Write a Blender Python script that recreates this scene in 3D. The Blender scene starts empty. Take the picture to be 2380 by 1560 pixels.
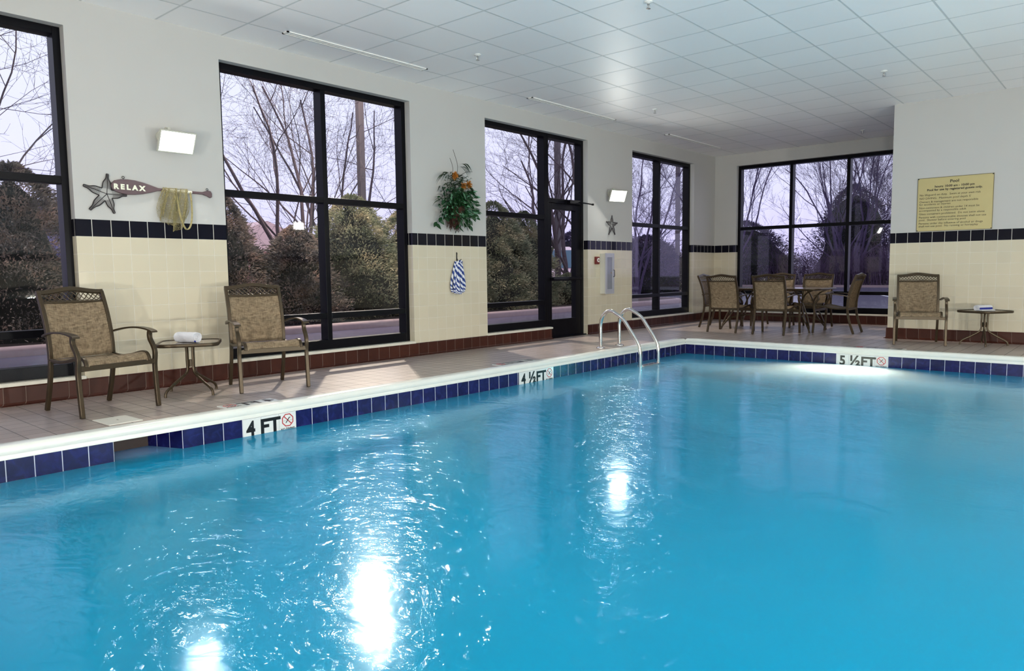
import bpy, bmesh, math, random
from mathutils import Vector, Matrix
PI = math.pi
S = bpy.context.scene
COL = S.collection

# ------------------------------------------------------------------ camera
YAW, PITCH, ROLL = 0.717523, -0.087077, -0.011545
CAM = Vector((6.9139, -14.3899, 1.0374))
def cam_axes():
    cy, sy, cp, sp = math.cos(YAW), math.sin(YAW), math.cos(PITCH), math.sin(PITCH)
    F = Vector((-sy*cp, cy*cp, sp)); R = Vector((cy, sy, 0)); U = R.cross(F)
    cr, sr = math.cos(ROLL), math.sin(ROLL)
    return R*cr + U*sr, U*cr - R*sr, F
R_, U_, F_ = cam_axes()
cd = bpy.data.cameras.new('camera'); cam = bpy.data.objects.new('camera', cd); COL.objects.link(cam)
cd.sensor_width = 36.0; cd.lens = 36.0*1699.32/2380.0; cd.clip_end = 400
M = Matrix(((R_.x, U_.x, -F_.x, CAM.x), (R_.y, U_.y, -F_.y, CAM.y), (R_.z, U_.z, -F_.z, CAM.z), (0, 0, 0, 1)))
cam.matrix_world = M
S.camera = cam
vs = S.view_settings
vs.view_transform = 'Standard'; vs.look = 'None'; vs.gamma = 1.0; vs.use_curve_mapping = False
vs.exposure = 0.10
S.cycles.use_denoising = True
S.cycles.max_bounces = 8; S.cycles.diffuse_bounces = 4; S.cycles.glossy_bounces = 4
S.cycles.transparent_max_bounces = 24; S.cycles.transmission_bounces = 4
S.cycles.caustics_reflective = False; S.cycles.caustics_refractive = False
S.cycles.sample_clamp_indirect = 6.0

# ------------------------------------------------------------------ world: dusk overcast sky
W = bpy.data.worlds.new('dusk_sky'); S.world = W; W.use_nodes = True
nt = W.node_tree; nt.nodes.clear()
wo = nt.nodes.new('ShaderNodeOutputWorld'); bg = nt.nodes.new('ShaderNodeBackground')
tc = nt.nodes.new('ShaderNodeTexCoord'); sx = nt.nodes.new('ShaderNodeSeparateXYZ')
rp = nt.nodes.new('ShaderNodeValToRGB'); nz = nt.nodes.new('ShaderNodeTexNoise')
nz.inputs['Scale'].default_value = 1.6; nz.inputs['Detail'].default_value = 3
mp = nt.nodes.new('ShaderNodeMath'); mp.operation = 'MULTIPLY_ADD'; mp.inputs[1].default_value = 0.10
nt.links.new(tc.outputs['Generated'], sx.inputs[0]); nt.links.new(tc.outputs['Generated'], nz.inputs['Vector'])
nt.links.new(nz.outputs['Fac'], mp.inputs[0]); nt.links.new(sx.outputs['Z'], mp.inputs[2])
nt.links.new(mp.outputs[0], rp.inputs[0])
e = rp.color_ramp.elements
e[0].position = 0.03; e[0].color = (0.70, 0.62, 1.12, 1)
e[1].position = 0.32; e[1].color = (0.86, 0.90, 1.15, 1)
k = e.new(0.15); k.color = (0.81, 0.81, 1.15, 1)
nt.links.new(rp.outputs[0], bg.inputs[0]); nt.links.new(bg.outputs[0], wo.inputs[0])
bg.inputs[1].default_value = 1.0

# strengths of the lamps, added fill floods included
P_FLOOD = 118.0       # floods on the unseen walls, mostly added fill, watts each
P_FLOOD_SEEN = 16.0   # the two floods in view
P_LOT = 1700.0        # parking-lot lamp outside
P_POOL = 480.0        # underwater lamp

# ------------------------------------------------------------------ material helpers
def mat(name):
    m = bpy.data.materials.new(name); m.use_nodes = True
    n = m.node_tree; n.nodes.clear()
    o = n.nodes.new('ShaderNodeOutputMaterial')
    return m, n, o
def N(n, t, **kw):
    x = n.nodes.new(t)
    for k, v in kw.items():
        if k == 'op': x.operation = v
        elif k.startswith('i_'): x.inputs[k[2:]].default_value = v
        elif k.startswith('n'): x.inputs[int(k[1:])].default_value = v
        else: setattr(x, k, v)
    return x
def bsdf(n, o, color=(.5,.5,.5), rough=.5, metal=0., spec=.5, coat=0.):
    b = n.nodes.new('ShaderNodeBsdfPrincipled')
    b.inputs['Base Color'].default_value = (*color, 1); b.inputs['Roughness'].default_value = rough
    b.inputs['Metallic'].default_value = metal; b.inputs['Specular IOR Level'].default_value = spec
    b.inputs['Coat Weight'].default_value = coat
    n.links.new(b.outputs[0], o.inputs[0]); return b
def simple(name, color, rough=.5, metal=0., spec=.5, noise=0., scale=20., bump=0., emit=None, es=0., detail=4, coat=0.):
    m, n, o = mat(name); b = bsdf(n, o, color, rough, metal, spec, coat)
    if noise or bump:
        tc = N(n, 'ShaderNodeTexCoord'); t = N(n, 'ShaderNodeTexNoise', i_Scale=scale, i_Detail=detail)
        n.links.new(tc.outputs['Object'], t.inputs['Vector'])
        if noise:
            mx = N(n, 'ShaderNodeMix', data_type='RGBA')
            mx.inputs[6].default_value = (*[c*(1-noise) for c in color], 1)
            mx.inputs[7].default_value = (*[min(1, c*(1+noise)) for c in color], 1)
            n.links.new(t.outputs['Fac'], mx.inputs[0]); n.links.new(mx.outputs[2], b.inputs['Base Color'])
        if bump:
            bp = N(n, 'ShaderNodeBump', i_Strength=bump, i_Distance=.01)
            n.links.new(t.outputs['Fac'], bp.inputs['Height']); n.links.new(bp.outputs[0], b.inputs['Normal'])
    if emit:
        b.inputs['Emission Color'].default_value = (*emit, 1); b.inputs['Emission Strength'].default_value = es
    return m
def line_mask(n, src, pitch, phase, width):
    """1 on the joint, 0 on the tile, for one coordinate"""
    a = N(n, 'ShaderNodeMath', op='SUBTRACT', n1=phase); n.links.new(src, a.inputs[0])
    d = N(n, 'ShaderNodeMath', op='DIVIDE', n1=pitch); n.links.new(a.outputs[0], d.inputs[0])
    f = N(n, 'ShaderNodeMath', op='FRACT'); n.links.new(d.outputs[0], f.inputs[0])
    h = N(n, 'ShaderNodeMath', op='SUBTRACT', n1=.5); n.links.new(f.outputs[0], h.inputs[0])
    ab = N(n, 'ShaderNodeMath', op='ABSOLUTE'); n.links.new(h.outputs[0], ab.inputs[0])
    mr = N(n, 'ShaderNodeMapRange'); w = width/pitch/2
    mr.inputs['From Min'].default_value = .5-w*1.5; mr.inputs['From Max'].default_value = .5-w*.7
    n.links.new(ab.outputs[0], mr.inputs['Value'])
    fl = N(n, 'ShaderNodeMath', op='FLOOR'); n.links.new(d.outputs[0], fl.inputs[0])
    return mr.outputs[0], fl.outputs[0]
def tiled(name, tile, grout, axes, pitches, phases, width=.004, rough=.2, grout_rough=.7, vary=.06, noise=0., nscale=8., ncol=None, bump=.35, spec=.5, wave=0., rv=0.):
    """tile grid on two object-space axes, each 'x', 'y' or 'z' (or 'h' = x+y, for walls of either direction)"""
    m, n, o = mat(name); b = bsdf(n, o, tile, rough, 0, spec)
    tc = N(n, 'ShaderNodeTexCoord'); s = N(n, 'ShaderNodeSeparateXYZ'); n.links.new(tc.outputs['Object'], s.inputs[0])
    def ax(a):
        if a == 'h':
            q = N(n, 'ShaderNodeMath', op='ADD'); n.links.new(s.outputs[0], q.inputs[0]); n.links.new(s.outputs[1], q.inputs[1]); return q.outputs[0]
        return s.outputs['xyz'.index(a)]
    ms, ids = [], []
    for a, p, f in zip(axes, pitches, phases):
        mk, i = line_mask(n, ax(a), p, f, width); ms.append(mk); ids.append(i)
    if len(ms) == 2:
        mx = N(n, 'ShaderNodeMath', op='MAXIMUM'); n.links.new(ms[0], mx.inputs[0]); n.links.new(ms[1], mx.inputs[1]); mask = mx.outputs[0]
    else: mask = ms[0]
    cb = N(n, 'ShaderNodeCombineXYZ')
    for i, q in enumerate(ids): n.links.new(q, cb.inputs[i])
    wn = N(n, 'ShaderNodeTexWhiteNoise'); n.links.new(cb.outputs[0], wn.inputs['Vector'])
    v = N(n, 'ShaderNodeMix', data_type='RGBA')
    v.inputs[6].default_value = (*[c*(1-vary) for c in tile], 1); v.inputs[7].default_value = (*[min(1, c*(1+vary)) for c in tile], 1)
    n.links.new(wn.outputs['Value'], v.inputs[0]); colr = v.outputs[2]
    if noise:
        t = N(n, 'ShaderNodeTexNoise', i_Scale=nscale, i_Detail=6, i_Distortion=1.2); n.links.new(tc.outputs['Object'], t.inputs['Vector'])
        mr = N(n, 'ShaderNodeMapRange'); mr.inputs['From Min'].default_value = .45; mr.inputs['From Max'].default_value = .75; mr.inputs['To Max'].default_value = noise
        n.links.new(t.outputs['Fac'], mr.inputs['Value'])
        m2 = N(n, 'ShaderNodeMix', data_type='RGBA'); n.links.new(mr.outputs[0], m2.inputs[0]); n.links.new(colr, m2.inputs[6])
        m2.inputs[7].default_value = (*(ncol or grout), 1); colr = m2.outputs[2]
    g = N(n, 'ShaderNodeMix', data_type='RGBA'); n.links.new(mask, g.inputs[0]); n.links.new(colr, g.inputs[6]); g.inputs[7].default_value = (*grout, 1)
    n.links.new(g.outputs[2], b.inputs['Base Color'])
    r = N(n, 'ShaderNodeMapRange'); n.links.new(mask, r.inputs['Value']); r.inputs['To Min'].default_value = rough; r.inputs['To Max'].default_value = grout_rough
    n.links.new(r.outputs[0], b.inputs['Roughness'])
    if bump:
        iv = N(n, 'ShaderNodeMath', op='SUBTRACT', n0=1.0); n.links.new(mask, iv.inputs[1]); hh = iv.outputs[0]
        if wave:
            t2 = N(n, 'ShaderNodeTexNoise', i_Scale=14., i_Detail=2); n.links.new(tc.outputs['Object'], t2.inputs['Vector'])
            ad = N(n, 'ShaderNodeMath', op='MULTIPLY_ADD', n1=wave); n.links.new(t2.outputs['Fac'], ad.inputs[0]); n.links.new(hh, ad.inputs[2]); hh = ad.outputs[0]
        bp = N(n, 'ShaderNodeBump', i_Strength=bump, i_Distance=.003); n.links.new(hh, bp.inputs['Height']); n.links.new(bp.outputs[0], b.inputs['Normal'])
    return m

ZB, ZK1, ZK2, H = .1575, 1.3826, 1.5282, 3.352
M_PAINT = simple('wall_paint', (.50,.50,.49), .55, spec=.3, noise=.02, scale=3, bump=.04)
M_CREAM = tiled('cream_wall_tile', (.60,.55,.425), (.66,.63,.55), 'hz', (.1555,.1532), (-.925,ZB), .004, .13, vary=.025, bump=.5, wave=.5)
M_BLACK = tiled('black_band_tile', (.006,.006,.012), (.62,.60,.55), 'h', (.1555,), (-.925,), .005, .08, vary=.1, bump=.2, spec=.2)
M_QUARRY = tiled('red_brown_base_tile', (.050,.014,.009), (.14,.10,.085), 'h', (.1585,), (-9.835,), .005, .38, vary=.2, noise=.3, nscale=9, ncol=(.022,.007,.005), bump=.5, spec=.2)
M_DECK = tiled('deck_paver_tile', (.37,.31,.29), (.10,.085,.08), 'xy', (.159,.1605), (1.375,-9.90), .0055, .30, vary=.10, noise=.4, nscale=4, ncol=(.30,.26,.235), bump=.7, wave=.6, spec=.8)
M_NAVY = tiled('navy_waterline_tile', (.005,.005,.060), (.55,.58,.68), 'h', (.1555,), (-12.5034+1.6812,), .0045, .22, vary=.25, noise=.6, nscale=13, ncol=(.018,.022,.16), bump=.4)
M_NAVY_B = tiled('navy_waterline_tile_far', (.005,.005,.060), (.55,.58,.68), 'h', (.1555,), (1.6812-4.4308,), .0045, .22, vary=.25, noise=.6, nscale=13, ncol=(.018,.022,.16), bump=.4)
M_CEIL = tiled('vinyl_ceiling_panel', (.95,.94,.95), (.62,.64,.65), 'xy', (.607,.6235), (1.112,-4.473), .016, .46, .5, vary=.035, bump=.5, spec=1.0)
M_COPE = simple('glazed_white_coping', (.74,.77,.73), .22, noise=.08, scale=5, bump=.05)
M_SILL = simple('cream_sill_stone', (.66,.64,.56), .3)
M_FRAME = simple('black_bronze_frame', (.003,.003,.005), .32, metal=.0, spec=.12)
M_BRONZE = simple('bronze_chair_metal', (.058,.040,.022), .36, metal=.55, noise=.15, scale=60)
M_STEEL = simple('polished_steel', (.74,.72,.70), .16, metal=1.)
M_WHITE = simple('white_enamel', (.8,.8,.78), .4)
M_TOWEL = simple('white_terry', (.86,.87,.93), .95, bump=1., scale=260, detail=2)
M_BLUE = simple('blue_stripe_cloth', (.01,.02,.22), .9)
M_BLACKP = simple('black_paint', (.004,.004,.005), .4)
M_DARKWIRE = simple('dark_wire', (.02,.016,.018), .5, metal=.5)

def schlick(n, f0, top=1., normal=None):
    lw = N(n, 'ShaderNodeLayerWeight', n0=.5)
    if normal is not None: n.links.new(normal, lw.inputs['Normal'])
    pw = N(n, 'ShaderNodeMath', op='POWER', n1=5.); n.links.new(lw.outputs['Facing'], pw.inputs[0])
    ma = N(n, 'ShaderNodeMath', op='MULTIPLY_ADD', n1=top-f0, n2=f0); n.links.new(pw.outputs[0], ma.inputs[0])
    return ma.outputs[0]
def glass_mat(name, tint=(1,1,1), refl=1.0, ior=1.5):
    m, n, o = mat(name)
    t = N(n, 'ShaderNodeBsdfTransparent'); t.inputs[0].default_value = (*tint, 1)
    g = N(n, 'ShaderNodeBsdfGlossy'); g.inputs['Roughness'].default_value = .02
    g.inputs[0].default_value = (refl, refl, refl, 1)
    f = schlick(n, ((ior-1)/(ior+1))**2)
    mx = N(n, 'ShaderNodeMixShader'); n.links.new(f, mx.inputs[0]); n.links.new(t.outputs[0], mx.inputs[1]); n.links.new(g.outputs[0], mx.inputs[2])
    n.links.new(mx.outputs[0], o.inputs[0]); return m
M_GLASS = glass_mat('window_glass', (1.,1.,1.), .8, 1.35)

def weave_mat(name, a, c, scale=260.):
    m, n, o = mat(name); b = bsdf(n, o, a, .75, 0, .3)
    tc = N(n, 'ShaderNodeTexCoord')
    mixes = []
    for st in ((scale, 22., 22.), (22., 22., scale), (22., scale, 22.)):
        mpn = N(n, 'ShaderNodeMapping'); mpn.inputs['Scale'].default_value = st
        t = N(n, 'ShaderNodeTexNoise', i_Scale=1., i_Detail=2); n.links.new(tc.outputs['Object'], mpn.inputs[0]); n.links.new(mpn.outputs[0], t.inputs['Vector']); mixes.append(t.outputs['Fac'])
    ad = N(n, 'ShaderNodeMath', op='ADD'); n.links.new(mixes[0], ad.inputs[0]); n.links.new(mixes[1], ad.inputs[1])
    ad2 = N(n, 'ShaderNodeMath', op='ADD'); n.links.new(ad.outputs[0], ad2.inputs[0]); n.links.new(mixes[2], ad2.inputs[1])
    mr = N(n, 'ShaderNodeMapRange'); mr.inputs['From Min'].default_value = 1.15; mr.inputs['From Max'].default_value = 1.85; n.links.new(ad2.outputs[0], mr.inputs['Value'])
    mx = N(n, 'ShaderNodeMix', data_type='RGBA'); n.links.new(mr.outputs[0], mx.inputs[0]); mx.inputs[6].default_value = (*a, 1); mx.inputs[7].default_value = (*c, 1)
    n.links.new(mx.outputs[2], b.inputs['Base Color'])
    tr = N(n, 'ShaderNodeBsdfTranslucent'); n.links.new(mx.outputs[2], tr.inputs[0])
    ms = N(n, 'ShaderNodeMixShader', n0=.25); n.links.new(b.outputs[0], ms.inputs[1]); n.links.new(tr.outputs[0], ms.inputs[2]); n.links.new(ms.outputs[0], o.inputs[0])
    return m
M_SLING = weave_mat('tan_sling_mesh', (.13,.090,.055), (.37,.285,.185))

# ------------------------------------------------------------------ mesh helpers
class MB:
    def __init__(s): s.v = []; s.f = []; s.m = []
    def add(s, vs, fs, mi=0):
        o = len(s.v); s.v.extend([tuple(x) for x in vs]); s.f.extend([tuple(i+o for i in q) for q in fs]); s.m.extend([mi]*len(fs))
    def box(s, a, b, mi=0, faces=None):
        x0, y0, z0 = a; x1, y1, z1 = b
        if x0 > x1: x0, x1 = x1, x0
        if y0 > y1: y0, y1 = y1, y0
        if z0 > z1: z0, z1 = z1, z0
        s.add([(x0,y0,z0),(x1,y0,z0),(x1,y1,z0),(x0,y1,z0),(x0,y0,z1),(x1,y0,z1),(x1,y1,z1),(x0,y1,z1)],
              [(0,3,2,1),(4,5,6,7),(0,1,5,4),(1,2,6,5),(2,3,7,6),(3,0,4,7)], mi)
    def obox(s, c, ax, ay, az, h, mi=0):
        """oriented box: centre, unit axes, half sizes"""
        c = Vector(c); ax, ay, az = Vector(ax)*h[0], Vector(ay)*h[1], Vector(az)*h[2]
        vs = [c+sx*ax+sy*ay+sz*az for sz in (-1,1) for sx, sy in ((-1,-1),(1,-1),(1,1),(-1,1))]
        s.add(vs, [(0,3,2,1),(4,5,6,7),(0,1,5,4),(1,2,6,5),(2,3,7,6),(3,0,4,7)], mi)
    def tube(s, pts, rad, n=8, mi=0, caps=True, closed=False):
        pts = [Vector(p) for p in pts]; L = len(pts)
        rs = rad if isinstance(rad, (list, tuple)) else [rad]*L
        ref = None; rings = []
        for i, p in enumerate(pts):
            if closed: t = pts[(i+1) % L]-pts[i-1]
            else: t = (pts[min(i+1, L-1)]-pts[max(i-1, 0)])
            t.normalize()
            if ref is None:
                ref = t.orthogonal().normalized()
            else:
                ref = ref - t*ref.dot(t)
                if ref.length < 1e-6: ref = t.orthogonal()
                ref.normalize()
            b = t.cross(ref)
            rings.append([p + (ref*math.cos(2*PI*k/n)+b*math.sin(2*PI*k/n))*rs[i] for k in range(n)])
        vs = [q for r in rings for q in r]; fs = []
        m = L if closed else L-1
        for i in range(m):
            j = (i+1) % L
            for k in range(n): fs.append((i*n+k, i*n+(k+1) % n, j*n+(k+1) % n, j*n+k))
        if caps and not closed: fs.append(tuple(range(n))[::-1]); fs.append(tuple((L-1)*n+k for k in range(n)))
        s.add(vs, fs, mi)
    def bar(s, pts, side, w, t, mi=0, ws=None):
        """flat bar swept along pts: half-width w along the constant vector side, half-thickness t"""
        pts = [Vector(p) for p in pts]; side = Vector(side).normalized(); L = len(pts); vs = []; fs = []
        for i, p in enumerate(pts):
            d = (pts[min(i+1, L-1)]-pts[max(i-1, 0)]).normalized(); sd = (side - d*side.dot(d)).normalized(); nn = d.cross(sd)
            ww = ws[i] if ws else w
            vs += [p+sd*ww+nn*t, p-sd*ww+nn*t, p-sd*ww-nn*t, p+sd*ww-nn*t]
        for i in range(L-1):
            for k in range(4): fs.append((i*4+k, i*4+(k+1) % 4, i*4+4+(k+1) % 4, i*4+4+k))
        fs.append((3,2,1,0)); fs.append(tuple((L-1)*4+k for k in range(4)))
        s.add(vs, fs, mi)
    def lathe(s, prof, c=(0,0,0), n=20, mi=0, axis='z'):
        vs = []; fs = []
        for r, z in prof:
            for k in range(n):
                a = 2*PI*k/n; p = (r*math.cos(a), r*math.sin(a), z)
                if axis == 'x': p = (p[2], p[0], p[1])
                if axis == 'y': p = (p[0], p[2], p[1])
                vs.append((c[0]+p[0], c[1]+p[1], c[2]+p[2]))
        for i in range(len(prof)-1):
            for k in range(n): fs.append((i*n+k, i*n+(k+1) % n, i*n+n+(k+1) % n, i*n+n+k))
        fs.append(tuple(range(n))[::-1]); fs.append(tuple((len(prof)-1)*n+k for k in range(n)))
        s.add(vs, fs, mi)
    def prism(s, poly, o, u, v, w, mi=0):
        """extrude a 2-D outline (in axes u, v from o) by the vector w"""
        o, u, v, w = Vector(o), Vector(u), Vector(v), Vector(w); n = len(poly)
        a = [o+u*p[0]+v*p[1] for p in poly]; vs = a+[q+w for q in a]
        fs = [tuple(range(n))[::-1], tuple(range(n, 2*n))]+[(i, (i+1) % n, n+(i+1) % n, n+i) for i in range(n)]
        s.add(vs, fs, mi)
    def build(s, name, mats, parent=None, smooth=False, bevel=0, loc=None):
        me = bpy.data.meshes.new(name); me.from_pydata(s.v, [], s.f); me.validate()
        for m in (mats if isinstance(mats, (list, tuple)) else [mats]): me.materials.append(m)
        if len(me.materials) > 1: me.polygons.foreach_set('material_index', s.m[:len(me.polygons)])
        bm = bmesh.new(); bm.from_mesh(me); bmesh.ops.recalc_face_normals(bm, faces=bm.faces); bm.to_mesh(me); bm.free()
        if smooth:
            me.polygons.foreach_set('use_smooth', [True]*len(me.polygons)); me.set_sharp_from_angle(angle=math.radians(40))
        o = bpy.data.objects.new(name, me); COL.objects.link(o)
        if parent: o.parent = parent
        if loc: o.location = loc
        if bevel:
            b = o.modifiers.new('bevel', 'BEVEL'); b.width = bevel; b.segments = 2; b.limit_method = 'ANGLE'; b.angle_limit = math.radians(40)
        return o
def tag(o, label=None, cat=None, group=None, kind=None):
    if label: o['label'] = label
    if cat: o['category'] = cat
    if group: o['group'] = group
    if kind: o['kind'] = kind
    return o
def empty(name, loc=(0,0,0), rz=0.):
    o = bpy.data.objects.new(name, None); COL.objects.link(o); o.location = loc; o.rotation_euler = (0,0,rz); o.empty_display_size = .1
    return o
def copy_tree(o, parent=None):
    c = o.copy(); COL.objects.link(c); c.parent = parent
    for ch in list(o.children): copy_tree(ch, c)
    return c
def spline(pts, n=6):
    """Catmull-Rom through the points"""
    P = [Vector(p) for p in pts]; out = []
    for i in range(len(P)-1):
        a, b, c, d = P[max(i-1, 0)], P[i], P[i+1], P[min(i+2, len(P)-1)]
        for k in range(n):
            t = k/n; out.append(.5*((2*b)+(c-a)*t+(2*a-5*b+4*c-d)*t*t+(-a+3*b-3*c+d)*t**3))
    out.append(P[-1]); return out
def text_mesh(txt, size, depth, name, material, parent, origin, right, up, align='CENTER', bold=0., xs=1.):
    """solid lettering: origin point, reading direction and up direction"""
    c = bpy.data.curves.new('t', 'FONT'); c.body = txt; c.size = size; c.align_x = align; c.align_y = 'BOTTOM_BASELINE'; c.extrude = depth/2; c.offset = bold; c.resolution_u = 3
    t = bpy.data.objects.new('t', c); COL.objects.link(t)
    bpy.context.view_layer.update()
    me = bpy.data.meshes.new_from_object(t.evaluated_get(bpy.context.evaluated_depsgraph_get()))
    bpy.data.objects.remove(t); bpy.data.curves.remove(c)
    me.name = name; me.materials.clear(); me.materials.append(material)
    r, u = Vector(right).normalized(), Vector(up).normalized(); w = r.cross(u); o = Vector(origin)
    me.transform(Matrix(((r.x*xs,u.x,w.x,o.x),(r.y*xs,u.y,w.y,o.y),(r.z*xs,u.z,w.z,o.z),(0,0,0,1))))
    ob = bpy.data.objects.new(name, me); COL.objects.link(ob); ob.parent = parent
    return ob

# ------------------------------------------------------------------ room shell
PX, QY, ZT, ZW = 1.6812, -4.4308, -.078, -.2138          # pool edge, far pool edge, top of waterline tile, water level
XR, YR = 4.0288, -2.6927                                  # corner of the wall that carries the sign
RX, RY = 10.6, -18.0                                      # unseen walls
T = .25
WIN = [(-14.52,-12.093), (-10.745,-8.32), (-6.98,-4.57), (-3.225,-.925)]
ZWT, ZWB = 3.122, .185
def banded(b, p0, p1, q0, q1, z0, z1, mis=(0,1,2)):
    """box in plan split at the paint / black band / cream heights. mis: paint, black, cream"""
    for za, zb, mi in ((ZK2, H+.05, mis[0]), (ZK1, ZK2, mis[1]), (-.2, ZK1, mis[2])):
        a, c = max(z0, za), min(z1, zb)
        if c > a+1e-6: b.box((p0, q0, a), (p1, q1, c), mi)
b = MB()
edges = [RY-.3]+[y for w in WIN for y in w]+[T]
for i in range(0, len(edges), 2): banded(b, -T, 0, edges[i], edges[i+1], -.2, H+.05)
for i, (a, c) in enumerate(WIN):
    b.box((-T, a, ZWT), (0, c, H+.05), 0)
    if i == 2: b.box((-T, a, -.2), (0, -5.545, .155), 2); b.box((-T, -5.545, -.2), (0, c, 0), 2)
    else: b.box((-T, a, -.2), (0, c, .155), 2)
wl = b.build('wall_left', [M_PAINT, M_BLACK, M_CREAM]); tag(wl, kind='structure')
b = MB()                                                   # alcove back wall with one window
BW = (.468, 3.66)
for x0, x1 in ((-T, BW[0]), (BW[1], RX)): banded(b, x0, x1, 0, T, -.2, H+.05)
b.box((BW[0], 0, ZWT), (BW[1], T, H+.05), 0); b.box((BW[0], 0, -.2), (BW[1], T, .155), 2)
tag(b.build('wall_back', [M_PAINT, M_BLACK, M_CREAM]), kind='structure')
b = MB(); banded(b, XR, RX, YR, -.002, -.2, H+.05)
tag(b.build('wall_right', [M_PAINT, M_BLACK, M_CREAM]), kind='structure')
b = MB(); banded(b, RX, RX+T, RY-.3, T, -.2, H+.05); tag(b.build('wall_far_right', [M_PAINT, M_BLACK, M_CREAM]), kind='structure')
b = MB(); banded(b, -T, RX+T, RY-T, RY, -.2, H+.05); tag(b.build('wall_front', [M_PAINT, M_BLACK, M_CREAM]), kind='structure')
b = MB(); b.box((-T, RY-T, H), (RX+T, T, H+.12)); tag(b.build('ceiling', M_CEIL), kind='structure')

# deck with the pool cut out
PXR, PY0 = 9.2, -13.95
b = MB()
CW = .126
b.box((-T, RY, -.077), (PX-CW, T, 0)); b.box((PX-CW, QY+CW, -.077), (RX, T, 0))
b.box((PX-CW, RY, -.077), (PXR+CW, PY0-CW, 0)); b.box((PXR+CW, RY, -.077), (RX, QY+CW, 0))
tag(b.build('floor', M_DECK), kind='structure')

# coping: rounded nose lip all round the pool
def coping(b, p, q, inward, gap=None):
    p, q, inward = Vector(p), Vector(q), Vector(inward)
    prof = [(-CW,ZT),(-CW,.006),(-.03,.008),(-.012,.004),(-.002,-.008),(.002,-.022),(.001,-.040),(-.004,-.050),(-.001,-.056),(-.001,ZT)]
    n = len(prof); d = (q-p).normalized(); vs = []
    for e, s_ in ((p, 1), (q, -1)):
        for u, z in prof: vs.append(e + inward*u - d*s_*u*1.0 + Vector((0,0,z)) if True else e)
    fs = [(i, (i+1) % n, n+(i+1) % n, n+i) for i in range(n)]
    b.add(vs, fs)
b = MB()
def coping_run(p, q, inward):
    coping(b, p, q, inward)
coping_run((PX, PY0, 0), (PX, QY, 0), (1,0,0)); coping_run((PX, QY, 0), (PXR, QY, 0), (0,-1,0))
coping_run((PXR, QY, 0), (PXR, PY0, 0), (-1,0,0)); coping_run((PXR, PY0, 0), (PX, PY0, 0), (0,1,0))
cp = b.build('trim_1', M_COPE, smooth=True); tag(cp, kind='structure')

# pool shell: waterline tile, then blue plaster
M_PLASTER = simple('blue_pool_plaster', (.02,.32,.52), .7, noise=.08, scale=3)
M_NICHE = simple('skimmer_throat', (.03,.012,.008), .5)
TY = lambda i: QY+.63544-.1555*(60-i)
SK0, SK1 = TY(4), TY(7)
b = MB(); D = -1.75; ZL = -.33
def panel(a, c, inward, z0, z1, mi):
    a, c = Vector(a), Vector(c); w = Vector(inward)*-.06
    b.add([a+Vector((0,0,z0)), c+Vector((0,0,z0)), c+Vector((0,0,z1)), a+Vector((0,0,z1)), a+w+Vector((0,0,z0)), c+w+Vector((0,0,z0)), c+w+Vector((0,0,z1)), a+w+Vector((0,0,z1))],
          [(0,1,2,3),(4,7,6,5),(0,4,5,1),(1,5,6,2),(2,6,7,3),(3,7,4,0)], mi)
for a, c in ((PY0, SK0), (SK1, QY)): panel((PX,a,0), (PX,c,0), (1,0,0), ZL, ZT, 0)
panel((PX,QY,0), (PXR,QY,0), (0,-1,0), ZL, ZT, 1); panel((PXR,QY,0), (PXR,PY0,0), (-1,0,0), ZL, ZT, 0); panel((PXR,PY0,0), (PX,PY0,0), (0,1,0), ZL, ZT, 1)
for a, c, w in (((PX,PY0,0),(PX,QY,0),(1,0,0)), ((PX,QY,0),(PXR,QY,0),(0,-1,0)), ((PXR,QY,0),(PXR,PY0,0),(-1,0,0)), ((PXR,PY0,0),(PX,PY0,0),(0,1,0))):
    panel(a, c, w, D, ZL, 2)
b.box((PX, PY0, D-.1), (PXR, QY, D), 2)
# skimmer mouth: throat walls going back under the deck
b.add([(PX,SK0,ZL),(PX,SK0,ZT),(PX-.30,SK0+.10,ZT),(PX-.30,SK0+.10,ZL)], [(0,1,2,3)], 0)
b.add([(PX,SK1,ZL),(PX,SK1,ZT),(PX-.30,SK1-.12,ZT),(PX-.30,SK1-.12,ZL)], [(0,1,2,3)], 0)
b.add([(PX-.30,SK0+.10,ZL),(PX-.30,SK0+.10,ZT),(PX-.30,SK1-.12,ZT),(PX-.30,SK1-.12,ZL)], [(0,1,2,3)], 3)
b.add([(PX,SK0,ZT),(PX,SK1,ZT),(PX-.30,SK1-.12,ZT),(PX-.30,SK0+.10,ZT)], [(0,1,2,3)], 3)
tag(b.build('pool_basin', [M_NAVY, M_NAVY_B, M_PLASTER, M_NICHE]), kind='structure')

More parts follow.
